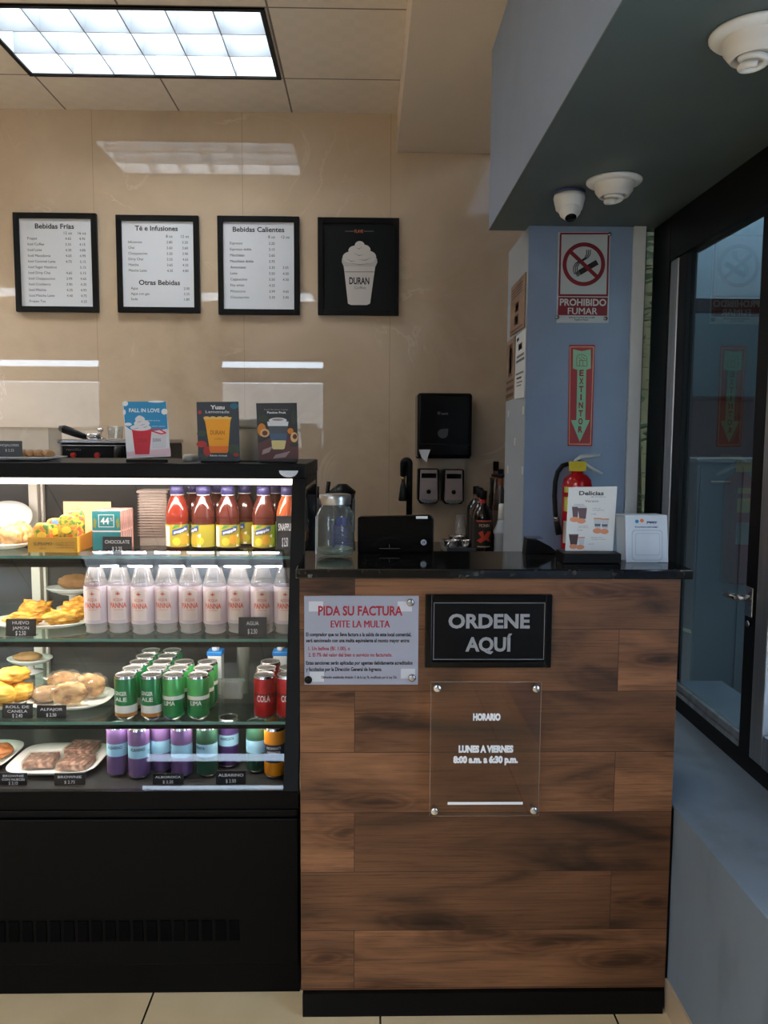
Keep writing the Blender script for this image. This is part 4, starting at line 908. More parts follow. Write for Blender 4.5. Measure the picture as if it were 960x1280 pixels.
wrapped('wrapped_tortilla', 'film wrapped tortilla behind the flat brown cake', 'wrapped tortilla', 82, 2.285, Z3+.0095, (.050, .015, .028), TORT, .05, 36, 'film wrapped tortillas', .9)
platter('back_plate', 'white plate raised at the back beside the white post on the third shelf', PX(36, 830, 2.50), 2.51, Z3+.03, .07, .05)
o = tag(MB().lathe([(.04, 0), (.04, .003), (.010, .01), (.010, .02), (.036, .0297)], 24).build('plate_stand', CERAM), 'low white stand under the raised plate on the third shelf', 'stand'); o.location = (PX(36, 830, 2.50), 2.51, Z3)
lump('flat_bread', 'pale flat bread on the raised plate behind the rolls', 'bread', 30, 2.51, Z3+.036, (.045, .03, .014), BREAD, 0, nz=.15, seed=40)
for u, lb in ((270, 'small blue topped white carton behind the lime cans'), (351, 'small blue topped white carton behind the red cans')):
    Y = 2.30; x = PX(u, 840, Y); t = thing('milk_carton', lb, 'carton', (x, Y, Z3), 'blue topped cartons on the third shelf')
    MB().box(x-.020, Y-.020, Z3+.0003, x+.020, Y+.020, Z3+.115, bev=.002).build('body', M('carton_white', (206, 214, 216), .4), t)
    b = MB(); b.box(x-.022, Y-.022, Z3+.1153, x+.022, Y+.022, Z3+.128, bev=.002); b.build('blue_top', M('carton_blue', (36, 120, 196), .4), t)
    b = MB(); b.lathe([(.011, 0), (.011, .016), (.009, .018)], 18, c=(x, Y, Z3+.1283)); b.build('cap', WHITE, t)
x, Y = PX(304.5, 860, 2.30), 2.30
t = thing('clear_cup_stack', 'tall stack of clear cups between the lime and red cans', 'cup stack', (x, Y, Z3))
b = MB()
b.lathe([(.014, 0), (.020, .145), (.022, .147), (.020, .149), (.013, .002)], 22, c=(x, Y, Z3+.0003)); b.build('cups', thin_glass('cup_stack_plastic', (214, 218, 214), 1.5, .05, .2, (216, 216, 212)), t)
b = MB(); b.box(x-.07, Y-.06, Z3+.0003, x+.005, Y-.02, Z3+.05, bev=.002)
o = tag(b.build('clear_box', thin_glass('clear_tub', (226, 232, 228), 1.5, .04, .1)), 'empty clear plastic tub beside the cup stack on the third shelf', 'tub')
# case floor
platter('brownie_platter', 'white rectangular platter of wrapped brownies', PX(76, 955, 2.17), 2.165, ZD, .122, .105, pw=.45, rise=.018)
platter('edge_platter', 'white platter of pastries cut by the photo edge on the case floor', PX(-28, 950, 2.19), 2.19, ZD, .105, .105, pw=.5, rise=.018)
BR = noisy('brownie', [(.35, (84, 52, 42)), (.5, (124, 84, 68)), (.68, (190, 152, 132))], 75, .6, 5, .5)
bgp = 'wrapped brownies on the white platter'
def brownie(label, u, Y, rz, z=ZD+.0095, rot=None):
    t = thing('wrapped_brownie', label, 'brownie', (0, 0, 0), bgp)
    MB().box(-.040, -.036, .001, .040, .036, .021, bev=.004).build('brownie', BR, t)
    b = MB(); b.box(-.0435, -.039, .0003, .0435, .039, .0225, bev=.003); b.build('cling_wrap', WRAPC, t)
    t.location = (PX(u, 950, Y), Y, z); t.rotation_euler = rot or (0, 0, rz); return t
brownie('wrapped brownie on the edge-card side of the platter', 52, 2.145, .08)
brownie('wrapped brownie with a white crumb patch, at the platter front', 96, 2.13, -.12)
brownie('wrapped brownie with nuts, behind the front pair', 104, 2.228, -.1, ZD+.0105)
lump('nut_pastry', 'brown pastry on the cut platter at the case floor', 'pastry', -14, 2.19, ZD+.0115, (.045, .035, .018), noisy('nutty_brown', [(.3, (140, 76, 40)), (.7, (196, 130, 74))], 40, .6), .1, nz=.3, seed=50)
# ------------------------------------------------------------------ signs on the counter front
FY = 1.860
def PF(u, v, Y=FY): p = P(u, v, Y); return (p.x, p.z)
def tx(b, st, u, v, hpx, wpx, Y, m=0, bold=0, al='C', k=None):
    """lettering centred on a photograph position, cap height and width in photograph pixels on the plane Y"""
    s_ = Y/1000*1.0
    x, z = PF(u, v, Y); b.text(st, x, z, hpx*s_, Y, wpx*s_ if wpx else None, al, m, bold)
y = FY-.005
x0, z0 = PF(380.5, 856, y); x1, z1 = PF(523.5, 745, y)
t = thing('notice_sign', 'grey acrylic notice reading Pida su factura on the counter front', 'sign', ((x0+x1)/2, y, z0))
MB().box(x0, y, z0, x1, y+.0045, z1, bev=.001).build('panel', M('notice_grey', (150, 152, 166), .35), t)
b = MB(); Y = y-.0005
tx(b, 'PIDA SU FACTURA', 450.5, 763.5, 11.5, 107, Y, 0, .03); tx(b, 'EVITE LA MULTA', 450.5, 780, 9, 76, Y, 0, .04)
tx(b, '1. Un balboa (B/. 1.00), o', 385.5, 810.5, 4.6, 53, Y, 0, .02, 'L'); tx(b, '2. El 7% del valor del bien o servicio no facturado.', 385.5, 818.5, 4.6, 107, Y, 0, .02, 'L')
b.build('red_lettering', INKR, t)
b = MB()
for st, v, wd in (('El comprador que no lleve factura a la salida de este local comercial,', 793, 134), ('será sancionado con una multa equivalente al monto mayor entre:', 800.5, 132), ('Estas sanciones serán aplicadas por agentes debidamente acreditados', 828.5, 136), ('y facultados por la Dirección General de Ingresos.', 836.5, 97)): tx(b, st, 382.5, v, 4.6, wd, Y, 0, .03, 'L')
tx(b, 'Obligación establecida: Artículo 11 de la Ley 76, modificado por la Ley 256.', 449, 846.5, 3.4, 97, Y, 0, .02)
b.build('black_lettering', INKK, t)
for u, v, dark in ((385.5, 849.5, 1), (515, 847, 0), (513, 753, 0)):
    x, z = PF(u, v, y); MB().lathe([(.009, 0), (.009, .004), (.006, .006), (0, .006)], 18, xf=Matrix.Translation((x, y-.0005, z)) @ Matrix.Rotation(PI/2, 4, 'X')).build('screw_cap', BLACKP if dark else STEEL, t)
for u, v in ((395, 758), (506, 758), (396, 846), (510, 842)):
    x, z = PF(u, v, y); MB().box(x-.017, y-.0004, z-.012, x+.017, y-.0001, z+.012).build('tape', M('tape_pale', (190, 192, 198), .3), t)
y = FY-.013
x0, z0 = PF(531, 835, y); x1, z1 = PF(691, 743.5, y)
t = thing('order_sign', 'black framed sign reading Ordene Aquí on the counter front', 'sign', ((x0+x1)/2, y, z0))
b = MB(); fb = .016
for q in ((x0, z0, x0+fb, z1), (x1-fb, z0, x1, z1), (x0+fb, z0, x1-fb, z0+fb), (x0+fb, z1-fb, x1-fb, z1)): b.box(q[0], y, q[1], q[2], y+.0125, q[3], bev=.002)
b.build('frame', BLACKG, t)
MB().box(x0+fb, y+.004, z0+fb, x1-fb, y+.0125, z1-fb).build('panel', M('sign_black', (6, 6, 8), .4, spec=.15), t)
b = MB(); Y = y+.0035; gy_ = M('sign_grey', (140, 140, 145), .5)
tx(b, 'ORDENE', 611.5, 776.5, 17, 104, Y, 0, .035); tx(b, 'AQUÍ', 611, 805.5, 17, 60, Y, 0, .035)
xa, za = PF(541.5, 824.5, Y); xb, zb_ = PF(681.5, 753.5, Y); e = .0012
for q in ((xa, za, xb, za+e), (xa, zb_-e, xb, zb_), (xa, za, xa+e, zb_), (xb-e, za, xb, zb_)): b.flat([(q[0], q[1]), (q[2], q[1]), (q[2], q[3]), (q[0], q[3])], Y)
b.build('lettering', gy_, t)
y = FY-.028
x0, z0 = PF(537.5, 1020, y); x1, z1 = PF(676.5, 853, y)
t = thing('hours_sign', 'clear acrylic opening hours plate headed Horario on the counter front', 'sign', ((x0+x1)/2, y, z0))
MB().box(x0, y, z0, x1, y+.005, z1).build('plate', ACRY, t)
b = MB(); e = .0016
for q in ((x0-e, z0, x0-.0002, z1), (x1+.0002, z0, x1+e, z1), (x0, z0-e, x1, z0-.0002), (x0, z1+.0002, x1, z1+e)): b.box(q[0], y+.0005, q[1], q[2], y+.0045, q[3])
b.build('polished_edge', M('acrylic_edge', (150, 136, 122), .2, alpha=.55), t)
b = MB(); Y = y-.0004
tx(b, 'HORARIO', 608.5, 896.3, 8.2, 35.5, Y, 0, .065); tx(b, 'LUNES A VIERNES', 607.5, 936.3, 8.2, 71, Y, 0, .065); tx(b, '8:00 a.m. a 6:30 p.m.', 607, 949.5, 8.2, 84, Y, 0, .065)
xa, za = PF(559.5, 1006, Y); xb, zb_ = PF(653.5, 1002.3, Y); b.flat([(xa, za), (xb, za), (xb, zb_), (xa, zb_)], Y)
b.build('lettering', INKW, t)
for u, v in ((546.5, 860), (670, 860.5), (543, 1013.5), (667, 1012.5)):
    x, z = PF(u, v, y); MB().lathe([(.0045, -.0275), (.0045, -.0005), (.0095, -.0004), (.0095, .004), (.007, .0062), (0, .0062)], 20, xf=Matrix.Translation((x, y-.0002, z)) @ Matrix.Rotation(PI/2, 4, 'X')).build('standoff', CHROME, t)

# ------------------------------------------------------------------ things on the granite slab
def rotpart(o, loc):
    for ch in o.children: ch.matrix_parent_inverse = Matrix.Identity(4)
xj, yj = PX(419, 695, 2.045), 2.045
t = thing('tip_jar', 'clear glass screw-lid jar with blue print on the counter', 'jar', (xj, yj, TOPZ))
JG = thin_glass('jar_glass', (248, 252, 250), 1.55, .0, .05, (225, 232, 232))
MB().lathe([(.034, .0003), (.043, .004), (.0485, .016), (.0495, .03), (.0495, .098), (.047, .112), (.040, .124), (.0365, .130), (.0365, .146)], 36, c=(0, 0, 0), cap=False).build('glass', JG, t)
MB().lathe([(0, .0085), (.036, .0075), (.0435, .012), (.0455, .022), (.0435, .0225), (.036, .014), (0, .013)], 32).build('glass_base', thin_glass('jar_base', (206, 224, 218), 1.5, 0, .12, (206, 222, 216)), t)
MB().lathe([(.0395, .135), (.0405, .137), (.0395, .142), (.041, .146), (.041, .158), (.039, .160), (.037, .161), (.0, .161)], 36, cap=False).build('screw_lid', M('lid_zinc', (170, 172, 174), .3, metal=1), t)
b = MB(); R = .0502; BLP = M('blue_print', (40, 46, 96), .5)
for i, st in enumerate(('CAFE', 'DURAN', 'GRACIAS', 'PROPINA')): b.text(st, .021, .075-i*.0095, .0070, 0, .036, 'C', 0, .02, wrap=R)
wrapflat(b, [(.002, .036), (.044, .036), (.044, .0395), (.002, .0395)], R)
wrapflat(b, [(.006, .083), (.016, .082), (.016, .106), (.006, .106)], R); wrapflat(b, [(.019, .082), (.031, .084), (.031, .106), (.019, .106)], R); wrapflat(b, [(-.004, .082), (.042, .094), (.042, .098), (-.004, .086)], R)
wrapflat(b, [(-.004, .030), (.0, .030), (.0, .085), (-.004, .085)], R)
b.build('blue_print', BLP, t); rotpart(t, 0)
# black terminal lying on its edge
Yt = 2.105
x0, z0 = PF(447, 694, Yt); x1, z1 = PF(542.5, 644, Yt); z0 = TOPZ
t = thing('payment_terminal', 'black rounded tablet terminal standing with its back to customers', 'payment terminal', ((x0+x1)/2, Yt, TOPZ))
b = MB(); r = .015
poly = [(x0, z0+.0003), (x1, z0+.0003)]+[(x1-r+r*math.cos(a), z1-r+r*math.sin(a)) for a in [k*PI/12 for k in range(7)]]+[(x0+r*.5, z1-.004), (x0, z1-.009)]
b.prism(poly, 'y', Yt, Yt+.024); o = b.build('shell', BLACKG, t)
mo = o.modifiers.new('bevel', 'BEVEL'); mo.width = .003; mo.segments = 2
b = MB(); c = (PX(488, 690, Yt), PZ(488, 697, Yt)); b2 = [(c[0]+.056*math.cos(a), c[1]+.056*math.sin(a)*1.0) for a in [PI*.2+k*PI*.6/14 for k in range(15)]]; b3 = [(c[0]+.052*math.cos(a), c[1]+.052*math.sin(a)) for a in [PI*.2+k*PI*.6/14 for k in range(15)]]
b.prism(b2+b3[::-1], 'y', Yt-.0012, Yt-.0002); b.build('moulded_arc', M('soft_black', (12, 12, 13), .25, spec=.3), t)
xm, zm = PF(529.5, 678, Yt); b = MB(); b.ring((xm, zm), .0, .0078, Yt-.0006, 0, 24); b.text('M', xm, zm, .007, Yt-.0012, .006, 'C', 1, .03); b.build('round_badge', [ink((166, 170, 178)), INKK], t)
b = MB(); xa, za = PF(520, 648.3, Yt); xb, zb_ = PF(534.5, 645.2, Yt); b.box(xa, Yt-.001, za, xb, Yt-.0002, zb_); b.build('white_sticker', WHITE, t)
b = MB(); xa, za = PF(474, 686, Yt); b.box(xa, Yt-.001, za, xa+.055, Yt-.0002, za+.0015); b.box(xa+.026, Yt-.001, za, xa+.0275, Yt-.0002, za+.012); b.build('seam', M('seam_grey', (70, 72, 76), .3), t)
# thin white card beside the jar
x, z = PF(395.5, 700, 2.10)
t = thing('white_card', 'thin white card standing edge-on between display case and jar', 'card', (x, 2.105, TOPZ))
b = MB(); b.prism([(-.0012, .0), (.0012, 0), (.0022, .098), (-.0002, .098)], 'y', -.03, .03); b.prism([(-.0002, .0982), (.0022, .0982), (.011, .116), (.0085, .117)], 'y', -.03, .03); o = b.build('card', PAPER, t); o.matrix_parent_inverse = Matrix.Identity(4); o.location.z = .0004
# snack packet behind the case side
o = tag(MB().blob((0, 0, .026), (.012, .02, .026), nz=.2, pw=.7, seed=60).build('orange_packet', noisy('packet_orange', [(.3, (176, 84, 40)), (.6, (212, 128, 76)), (.8, (226, 190, 160))], 60, .35)), 'small orange wrapper at the glass end of the top case shelf', 'packet'); o.location = (-.197, 2.50, Z1+.0003)
# brochure holder with drinks sheet
Yb = 1.985
x0, z0 = PF(705.5, 692, Yb); x1, z1 = PF(771.5, 608, Yb)
t = thing('brochure_stand', 'white Delicias drinks sheet in a black base on the counter', 'brochure stand', ((x0+x1)/2, Yb, TOPZ))
b = MB(); b.box(PX(703, 700, Yb-.04), Yb-.05, TOPZ+.0003, PX(775, 700, Yb-.04), Yb+.03, TOPZ+.0245, bev=.002); b.build('base', BLACKP, t)
z0 = TOPZ+.025
q = pmap(680, 560, 5.333, Yb)
b = MB(); b.prism([q(140, 712), q(458, 708), q(488, 256), q(165, 262)], 'y', Yb, Yb+.0015); b.build('sheet', M('sheet_white', (222, 224, 222), .5), t)
b = MB(); y = Yb-.0005
COF, CUPW, COK, GRY = ink((96, 74, 80)), ink((196, 200, 204)), ink((214, 140, 104)), ink((90, 90, 98))
ms = [ink((52, 52, 58)), COF, CUPW, COK, GRY, ink((70, 44, 40))]
b.text('Delicias', *q(316, 301), .0098, y, .0620, 'C', 0, .03); b.text('de mi tierra', *q(362, 325), .003, y, .036, 'C', 4); b.text('Verano', *q(318, 353), .006, y, .034, 'C', 4)
def cupart(x, yy, w, h, m, lidm=2):
    b.flat([q(x, yy), q(x+w, yy), q(x+w*.86, yy+h), q(x+w*.14, yy+h)], y-.0002, m); b.flat([q(x-2, yy-8), q(x+w+2, yy-8), q(x+w, yy), q(x, yy)], y-.0003, lidm)
def cookie(x, yy, rx, ry): b.flat([q(x+rx*math.cos(k*PI/8), yy+ry*math.sin(k*PI/8)) for k in range(16)], y-.0005, 3)
b.flat([q(x, yy) for x, yy in ((200, 372), (262, 372), (282, 392), (190, 392))], y-.0004, 2)
cupart(186, 392, 44, 70, 1); cupart(226, 400, 60, 72, 1); cookie(203, 476, 32, 18); cookie(247, 486, 30, 18)
cupart(332, 474, 50, 60, 2, 3); cupart(380, 478, 52, 58, 2, 3); b.flat([q(336, 505), q(376, 505), q(374, 522), q(338, 522)], y-.0005, 4); b.flat([q(384, 508), q(424, 508), q(421, 524), q(386, 524)], y-.0005, 4); cookie(355, 552, 30, 18); cookie(402, 556, 28, 18)
cupart(166, 582, 62, 62, 5, 4); cupart(226, 600, 44, 46, 2, 3); cookie(195, 656, 28, 16); cookie(240, 660, 28, 16)
for x, yy, st, w_ in ((352, 402, 'Frappé oreo', .02), (362, 414, 'con galletas', .03), (330, 440, '4.50', .012), (262, 520, 'Café helado', .026), (262, 530, 'con donas', .026), (240, 548, '3.95', .012), (352, 596, 'Mocha frío', .03), (362, 608, 'con donas de canela', .036), (315, 640, '$4.25', .012), (315, 684, 'Pregunte por nuestras promociones', .04), (300, 696, 'válido en tiendas', .04)): b.text(st, *q(x, yy), .0022, y, w_, 'C', 4)
b.build('printing', ms, t)
# white card sign with blank code panel
Yq = 1.955
q = pmap(680, 560, 5.333, Yq)
t = thing('payment_card_stand', 'white card stand with framed blank panel at the counter end', 'card stand', (PX(806, 700, Yq), Yq, TOPZ))
zb0 = TOPZ+.0006
pa = [q(548, 776), q(828, 772), q(820, 447), q(540, 447)]; pa[0] = (pa[0][0], zb0); pa[1] = (pa[1][0], zb0)
b = MB(); b.prism(pa, 'y', Yq, Yq+.0025); b.build('front_card', M('card_bluewhite', (206, 216, 226), .4), t)
pb = [(p[0]-.010, p[1]) for p in pa]; b = MB(); b.prism(pb, 'y', Yq+.04, Yq+.0425); b.build('rear_card', M('card_bluewhite', (206, 216, 226), .4), t)
b = MB(); b.prism([pa[3], pa[2], (pa[2][0]-.01, pa[2][1]), (pa[3][0]-.01, pa[3][1])] if False else [(pa[3][0], Yq+.0026), (pa[2][0], Yq+.0026), (pa[2][0]-.010, Yq+.0399), (pa[3][0]-.010, Yq+.0399)], 'z', pa[3][1]-.0025, pa[3][1]); b.build('fold', M('card_bluewhite', (206, 216, 226), .4), t)
b = MB(); y = Yq-.0005
def rrect(x0, y0, x1, y1, r, dy, m):
    pts = []
    for cx, cy_, a0 in ((x1-r, y1-r, 0), (x0+r, y1-r, 90), (x0+r, y0+r, 180), (x1-r, y0+r, 270)):
        for k in range(5): a = math.radians(a0+k*22.5); pts.append(q(cx+r*math.cos(a), cy_+r*math.sin(a)))
    b.flat(pts, y-dy, m)
rrect(584, 545, 790, 750, 24, .0001, 0); rrect(590, 551, 784, 744, 22, .0003, 1); rrect(606, 566, 774, 716, 16, .0005, 2); rrect(612, 572, 768, 710, 14, .0007, 1)
for x, m in ((619, 3), (652, 4)): b.flat([q(x+13*math.cos(k*PI/8), (489 if m == 3 else 484)+12*math.sin(k*PI/8)) for k in range(16)], y-.0003, m)
b.text('yappy', *q(718, 492), .0052, y-.0003, .027, 'C', 5, .04); b.text('Escanéame para pagar', *q(684, 526), .003, y-.0003, .058, 'C', 5, .03)
b.build('printing', [ink((176, 190, 206)), ink((206, 216, 226)), ink((188, 198, 214)), ink((40, 140, 190)), ink((232, 120, 60)), ink((36, 66, 140))], t)
# black wedge on the slab end behind the sheet
t = thing('card_reader', 'small black card reader leaning behind the drinks sheet', 'card reader', (PX(672, 690, 2.12), 2.11, TOPZ))
b = MB(); xa = PX(655, 690, 2.12); b.prism([(xa, TOPZ+.0003), (xa+.09, TOPZ+.0003), (xa+.066, TOPZ+.020), (xa+.034, TOPZ+.036), (xa+.004, TOPZ+.040)], 'y', 2.10, 2.145); b.build('body', BLACKP, t)
b = MB(); b.box(xa+.003, 2.098, TOPZ+.0405, xa+.046, 2.146, TOPZ+.0425, bev=.0005); b.build('silver_edge', STEEL, t)

# ------------------------------------------------------------------ pillar signs and extinguisher
PY = 2.901
y = PY-.006
q = pmap(685, 280, 9.845, y)
c4 = [q(108, 1215), q(745, 1215), q(768, 100), q(125, 100)]
t = thing('no_smoking_sign', 'white plate with crossed cigarette reading Prohibido Fumar on the pillar', 'sign', (c4[0][0]+.1, y, c4[0][1]))
b = MB(); b.prism(c4, 'y', y, y+.005); b.build('plate', M('sign_plate', (196, 204, 208), .35), t)
b = MB(); Y = y-.0005; MAR = ink((126, 18, 34)); BK = INKK
def line(p, q_, w_, m, dy=0):
    d = Vector((q_[0]-p[0], q_[1]-p[1])); n = Vector((-d.y, d.x)).normalized()*w_/2
    b.flat([q(p[0]+n.x, p[1]+n.y), q(q_[0]+n.x, q_[1]+n.y), q(q_[0]-n.x, q_[1]-n.y), q(p[0]-n.x, p[1]-n.y)], Y-dy, m)
line((150, 118), (755, 118), 22, 0); line((156, 129), (138, 870), 22, 0); line((745, 129), (728, 870), 22, 0); line((128, 876), (738, 880), 26, 0)
b.flat([q(130, 898), q(736, 905), q(727, 1130), q(118, 1122)], Y, 0)
k_ = (PX(700, 330, y)-PX(685, 330, y))/15/9.845
c = q(440, 497); b.ring(c, 213*k_, 262*k_, Y-.0009, 0, 48)
line((278, 345), (606, 655), 48, 0, .0009)
line((385, 600), (606, 470), 66, 1, .0003); line((345, 628), (388, 600), 60, 2, .0003)
for dx in (-22, 0, 22):
    pts = [(500+dx, 318), (495+dx, 375), (470+dx*.8, 418), (420+dx*.6, 450), (365+dx, 480), (335+dx, 530), (335+dx, 580), (350+dx, 620)]
    for p0, p1 in zip(pts, pts[1:]): line(p0, p1, 11, 1, .0004)
b.text('PROHIBIDO', *q(430, 965), 78*k_, Y-.0008, 575*k_, 'C', 3, .03); b.text('FUMAR', *q(425, 1072), 78*k_, Y-.0008, 370*k_, 'C', 3, .03)
b.text('Según Ley 13 de 24 de enero de 2008', *q(415, 1150), 18*k_, Y, 320*k_, 'C', 1, .02); b.text('República de Panamá', *q(410, 1178), 16*k_, Y, 170*k_, 'C', 1, .02)
b.build('printing', [MAR, BK, INKG, ink((206, 210, 212))], t)
for x, yy in ((112, 1150), (706, 1165), (755, 130)): MB().lathe([(.007, 0), (.007, .004), (0, .006)], 16, xf=Matrix.Translation((q(x, yy)[0], y-.0012, q(x, yy)[1])) @ Matrix.Rotation(PI/2, 4, 'X')).build('screw_cap', STEEL, t)
y = PY-.004
q = pmap(700, 425, 9.15, y)
c4 = [q(88, 1212), q(370, 1215), q(400, 55), q(108, 55)]
t = thing('extinguisher_sign', 'tall red sign with pale green arrow reading Extintor on the pillar', 'sign', (q(230, 1200)[0], y, q(230, 1200)[1]))
b = MB(); b.prism(c4, 'y', y, y+.003); b.build('panel', M('ext_red', (168, 26, 34), .3), t)
b = MB(); Y = y-.0005
CR, GRN, RD = ink((226, 176, 140)), ink((146, 206, 170)), ink((150, 30, 36))
for p0, p1 in (((118, 80), (384, 80)), ((384, 80), (348, 1192)), ((348, 1192), (104, 1190)), ((104, 1190), (118, 80))):
    line(p0, p1, 9, 0)
b.flat([q(*p) for p in [(150, 106), (250, 128), (350, 106), (352, 325), (300, 342), (288, 915), (340, 918), (226, 1165), (124, 918), (186, 915), (198, 342), (146, 325)]], Y-.0002, 1)
k_ = (PX(715, 490, y)-PX(700, 490, y))/15/9.15
for i, ch in enumerate('EXTINTOR'): b.text(ch, *q(246-i*2.0, 378+i*92), 64*k_, Y-.0005, (50 if ch != 'I' else 18)*k_, 'C', 2, .04)
for p0, p1 in (((190, 215), (190, 298)), ((190, 298), (310, 298)), ((310, 298), (306, 200)), ((190, 215), (200, 175)), ((200, 175), (255, 165)), ((255, 165), (300, 190)), ((220, 235), (300, 235)), ((225, 235), (222, 295)), ((262, 240), (262, 295)), ((240, 185), (285, 222)), ((212, 200), (250, 230))): line(p0, p1, 6, 2, .0004)
b.build('printing', [CR, GRN, RD], t)

# fire extinguisher hanging on the pillar
Ye = 2.842; xc = PX(720.5, 640, Ye); zt = PZ(720, 592, Ye)
t = thing('fire_extinguisher', 'red fire extinguisher with yellow tag hung on the pillar', 'fire extinguisher', (xc, Ye, .92))
R = .0525
MB().lathe([(.046, .905), (R, .912), (R, zt-.045), (R*.93, zt-.022), (R*.7, zt-.007), (.022, zt), (.02, zt+.012)], 32, c=(xc, Ye, 0)).build('cylinder', M('ext_body', (186, 16, 26), .18, coat=.4), t)
b = MB(); b.lathe([(.017, zt+.012), (.019, zt+.015), (.019, zt+.045), (.014, zt+.052)], 18, c=(xc, Ye, 0)); b.build('valve', STEEL, t)
def pe(u, v, Y=Ye-.01): p = P(u, v, Y); return (p.x, p.y, p.z)
b = MB()
hx = lambda pts, w_, th_: None
b.tube([pe(718, 577), pe(726, 571), pe(736, 570.5), pe(750, 568.5)], [.006, .008, .007, .005], 8); b.build('lever', M('handle_white', (200, 204, 206), .35), t)
b = MB(); b.tube([pe(722, 580), pe(733, 581), pe(742, 587), pe(753, 592.5)], [.006, .008, .007, .005], 8); b.build('carry_handle', M('handle_white', (200, 204, 206), .35), t)
b = MB(); x0, z0 = PF(711.5, 589, Ye-.025); x1, z1 = PF(733, 577, Ye-.025); b.box(x0, Ye-.026, z0, x1, Ye-.0195, z1, bev=.001, xf=None)
o = b.build('yellow_tag', noisy('tag_yellow', [(.45, (226, 200, 30)), (.6, (232, 206, 40)), (.8, (120, 104, 30))], 90, .5), t)
b = MB(); b.tube([pe(710, 580), pe(703, 582), pe(697, 590), pe(694, 602), pe(693, 620), pe(694, 640), pe(695.5, 655), pe(698, 666)], .0085, 10); b.build('hose', BLACKP, t)
b = MB(); b.tube([pe(695, 646), pe(695.8, 651)], .0105, 12); b.build('hose_ring', STEEL, t)
b = MB(); b.tube([pe(695.6, 651.5), pe(699, 668)], [.010, .0125], 12); b.build('nozzle', BLACKP, t)
lb = MB(); 
def band(z0, z1, a0, a1, m):
    n = 10; pts = [(a0+(a1-a0)*k/n) for k in range(n+1)]
    A = [lb.bm.verts.new((xc+(R+.0004)*math.sin(a), Ye-(R+.0004)*math.cos(a), z0)) for a in pts]; B = [lb.bm.verts.new((xc+(R+.0004)*math.sin(a), Ye-(R+.0004)*math.cos(a), z1)) for a in pts]
    for k in range(n): lb.bm.faces.new([A[k], A[k+1], B[k+1], B[k]]).material_index = m
zl = PZ(706, 608, Ye-.05); zz = lambda v: PZ(706, v, Ye-.05)
band(zz(616), zz(609), -1.25, .5, 0); band(zz(640), zz(622), -1.25, .5, 0); band(zz(680), zz(652), -1.25, .5, 1)
lb.build('label', [ink((222, 204, 96)), ink((206, 206, 200))], t)
b = MB(); b.box(xc-.02, Ye+.03, zt-.10, xc+.02, PY-.0005, zt-.06); b.box(xc-.03, Ye+R-.004, .93, xc+.03, PY-.0005, .95); b.build('wall_bracket', BLACKM, t)

# papers on the pillar's inner side (plane x = .5655)
XS = .5652
def side(u, v):
    d = rt*((u-480)/F) + dn*((v-640)/F) + fw; p = Vector((0, 0, EYE)) + d*(XS/d.x); return p.y, p.z
def poster(name, label, mat, pts, marks, th=.003):
    p = [side(*a) for a in pts]; t = thing(name, label, 'notice', (XS, p[0][0], p[0][1]), 'papers on the side of the pillar')
    b = MB(); b.prism(p, 'x', XS-th, XS+.0009); b.build('sheet', mat, t)
    # printing set out in fractions of the sheet (0,0 top far edge)
    q0, q1, q2, q3 = [Vector((0, *a)) for a in p]       # bottom far, bottom near, top near, top far
    b = MB()
    for fx0, fy0, fx1, fy1, m in marks:
        f_ = lambda fx, fy: (q3.lerp(q2, fx)).lerp(q0.lerp(q1, fx), fy)
        vs = [b.bm.verts.new((XS-th-.0004, f_(a, c).y, f_(a, c).z)) for a, c in ((fx0, fy0), (fx1, fy0), (fx1, fy1), (fx0, fy1))]
        b.bm.faces.new(vs).material_index = m
    b.build('printing', [ink((74, 56, 46)), ink((178, 150, 122)), INKK, ink((60, 84, 120)), INKG], t); return t
BRN = noisy('brown_notice', [(.3, (126, 100, 82)), (.7, (146, 118, 98))], 30, .45)
lines4 = [(.1, .10+i*.055, .85, .125+i*.055, 0) for i in range(4)]
poster('brown_notice', 'brown printed notice higher on the pillar side', BRN, [(638, 421), (656, 408.5), (658, 340), (640, 360)], lines4+[(.35, .42, .62, .60, 0), (.40, .45, .57, .57, 1), (.33, .66, .62, .86, 0), (.4, .69, .55, .83, 1), (.1, .92, .9, .95, 0)])
poster('brown_notice', 'narrow brown notice behind the white sheet on the pillar side', BRN, [(632.5, 502), (643.5, 497), (645, 420), (634.5, 428)], [(.3, .08, .75, .62, 0), (.4, .14, .65, .56, 1), (.1, .68, .9, .72, 0), (.1, .78, .9, .84, 0), (.1, .9, .9, .96, 0)])
poster('white_notice', 'white printed sheet lower on the pillar side', M('sheet_paper', (214, 220, 226), .6), [(643.8, 499), (656, 497), (658, 410), (646, 421)], [(.1, .05, .35, .10, 2), (.15, .33, .9, .37, 4), (.1, .40, .95, .44, 3), (.1, .60, .9, .63, 4), (.2, .67, .7, .70, 2), (.2, .74, .8, .76, 4), (.2, .79, .7, .81, 4), (.3, .16, .7, .26, 4), (.34, .175, .66, .25, 1)])
b = MB()
for u, v, h_ in ((635.3, 517, 8), (654, 513, 9), (643.5, 552, 9), (634.5, 587, 10), (653, 588, 9)):
    p = side(u, v); b.box(XS, p[0]-.012, p[1]-h_*.0016, XS+.0009, p[0]+.012, p[1]+h_*.0016)
tag(b.build('tape_residue', M('residue', (214, 214, 206), .6)), 'scattered strips of old tape left on the pillar side', 'tape')

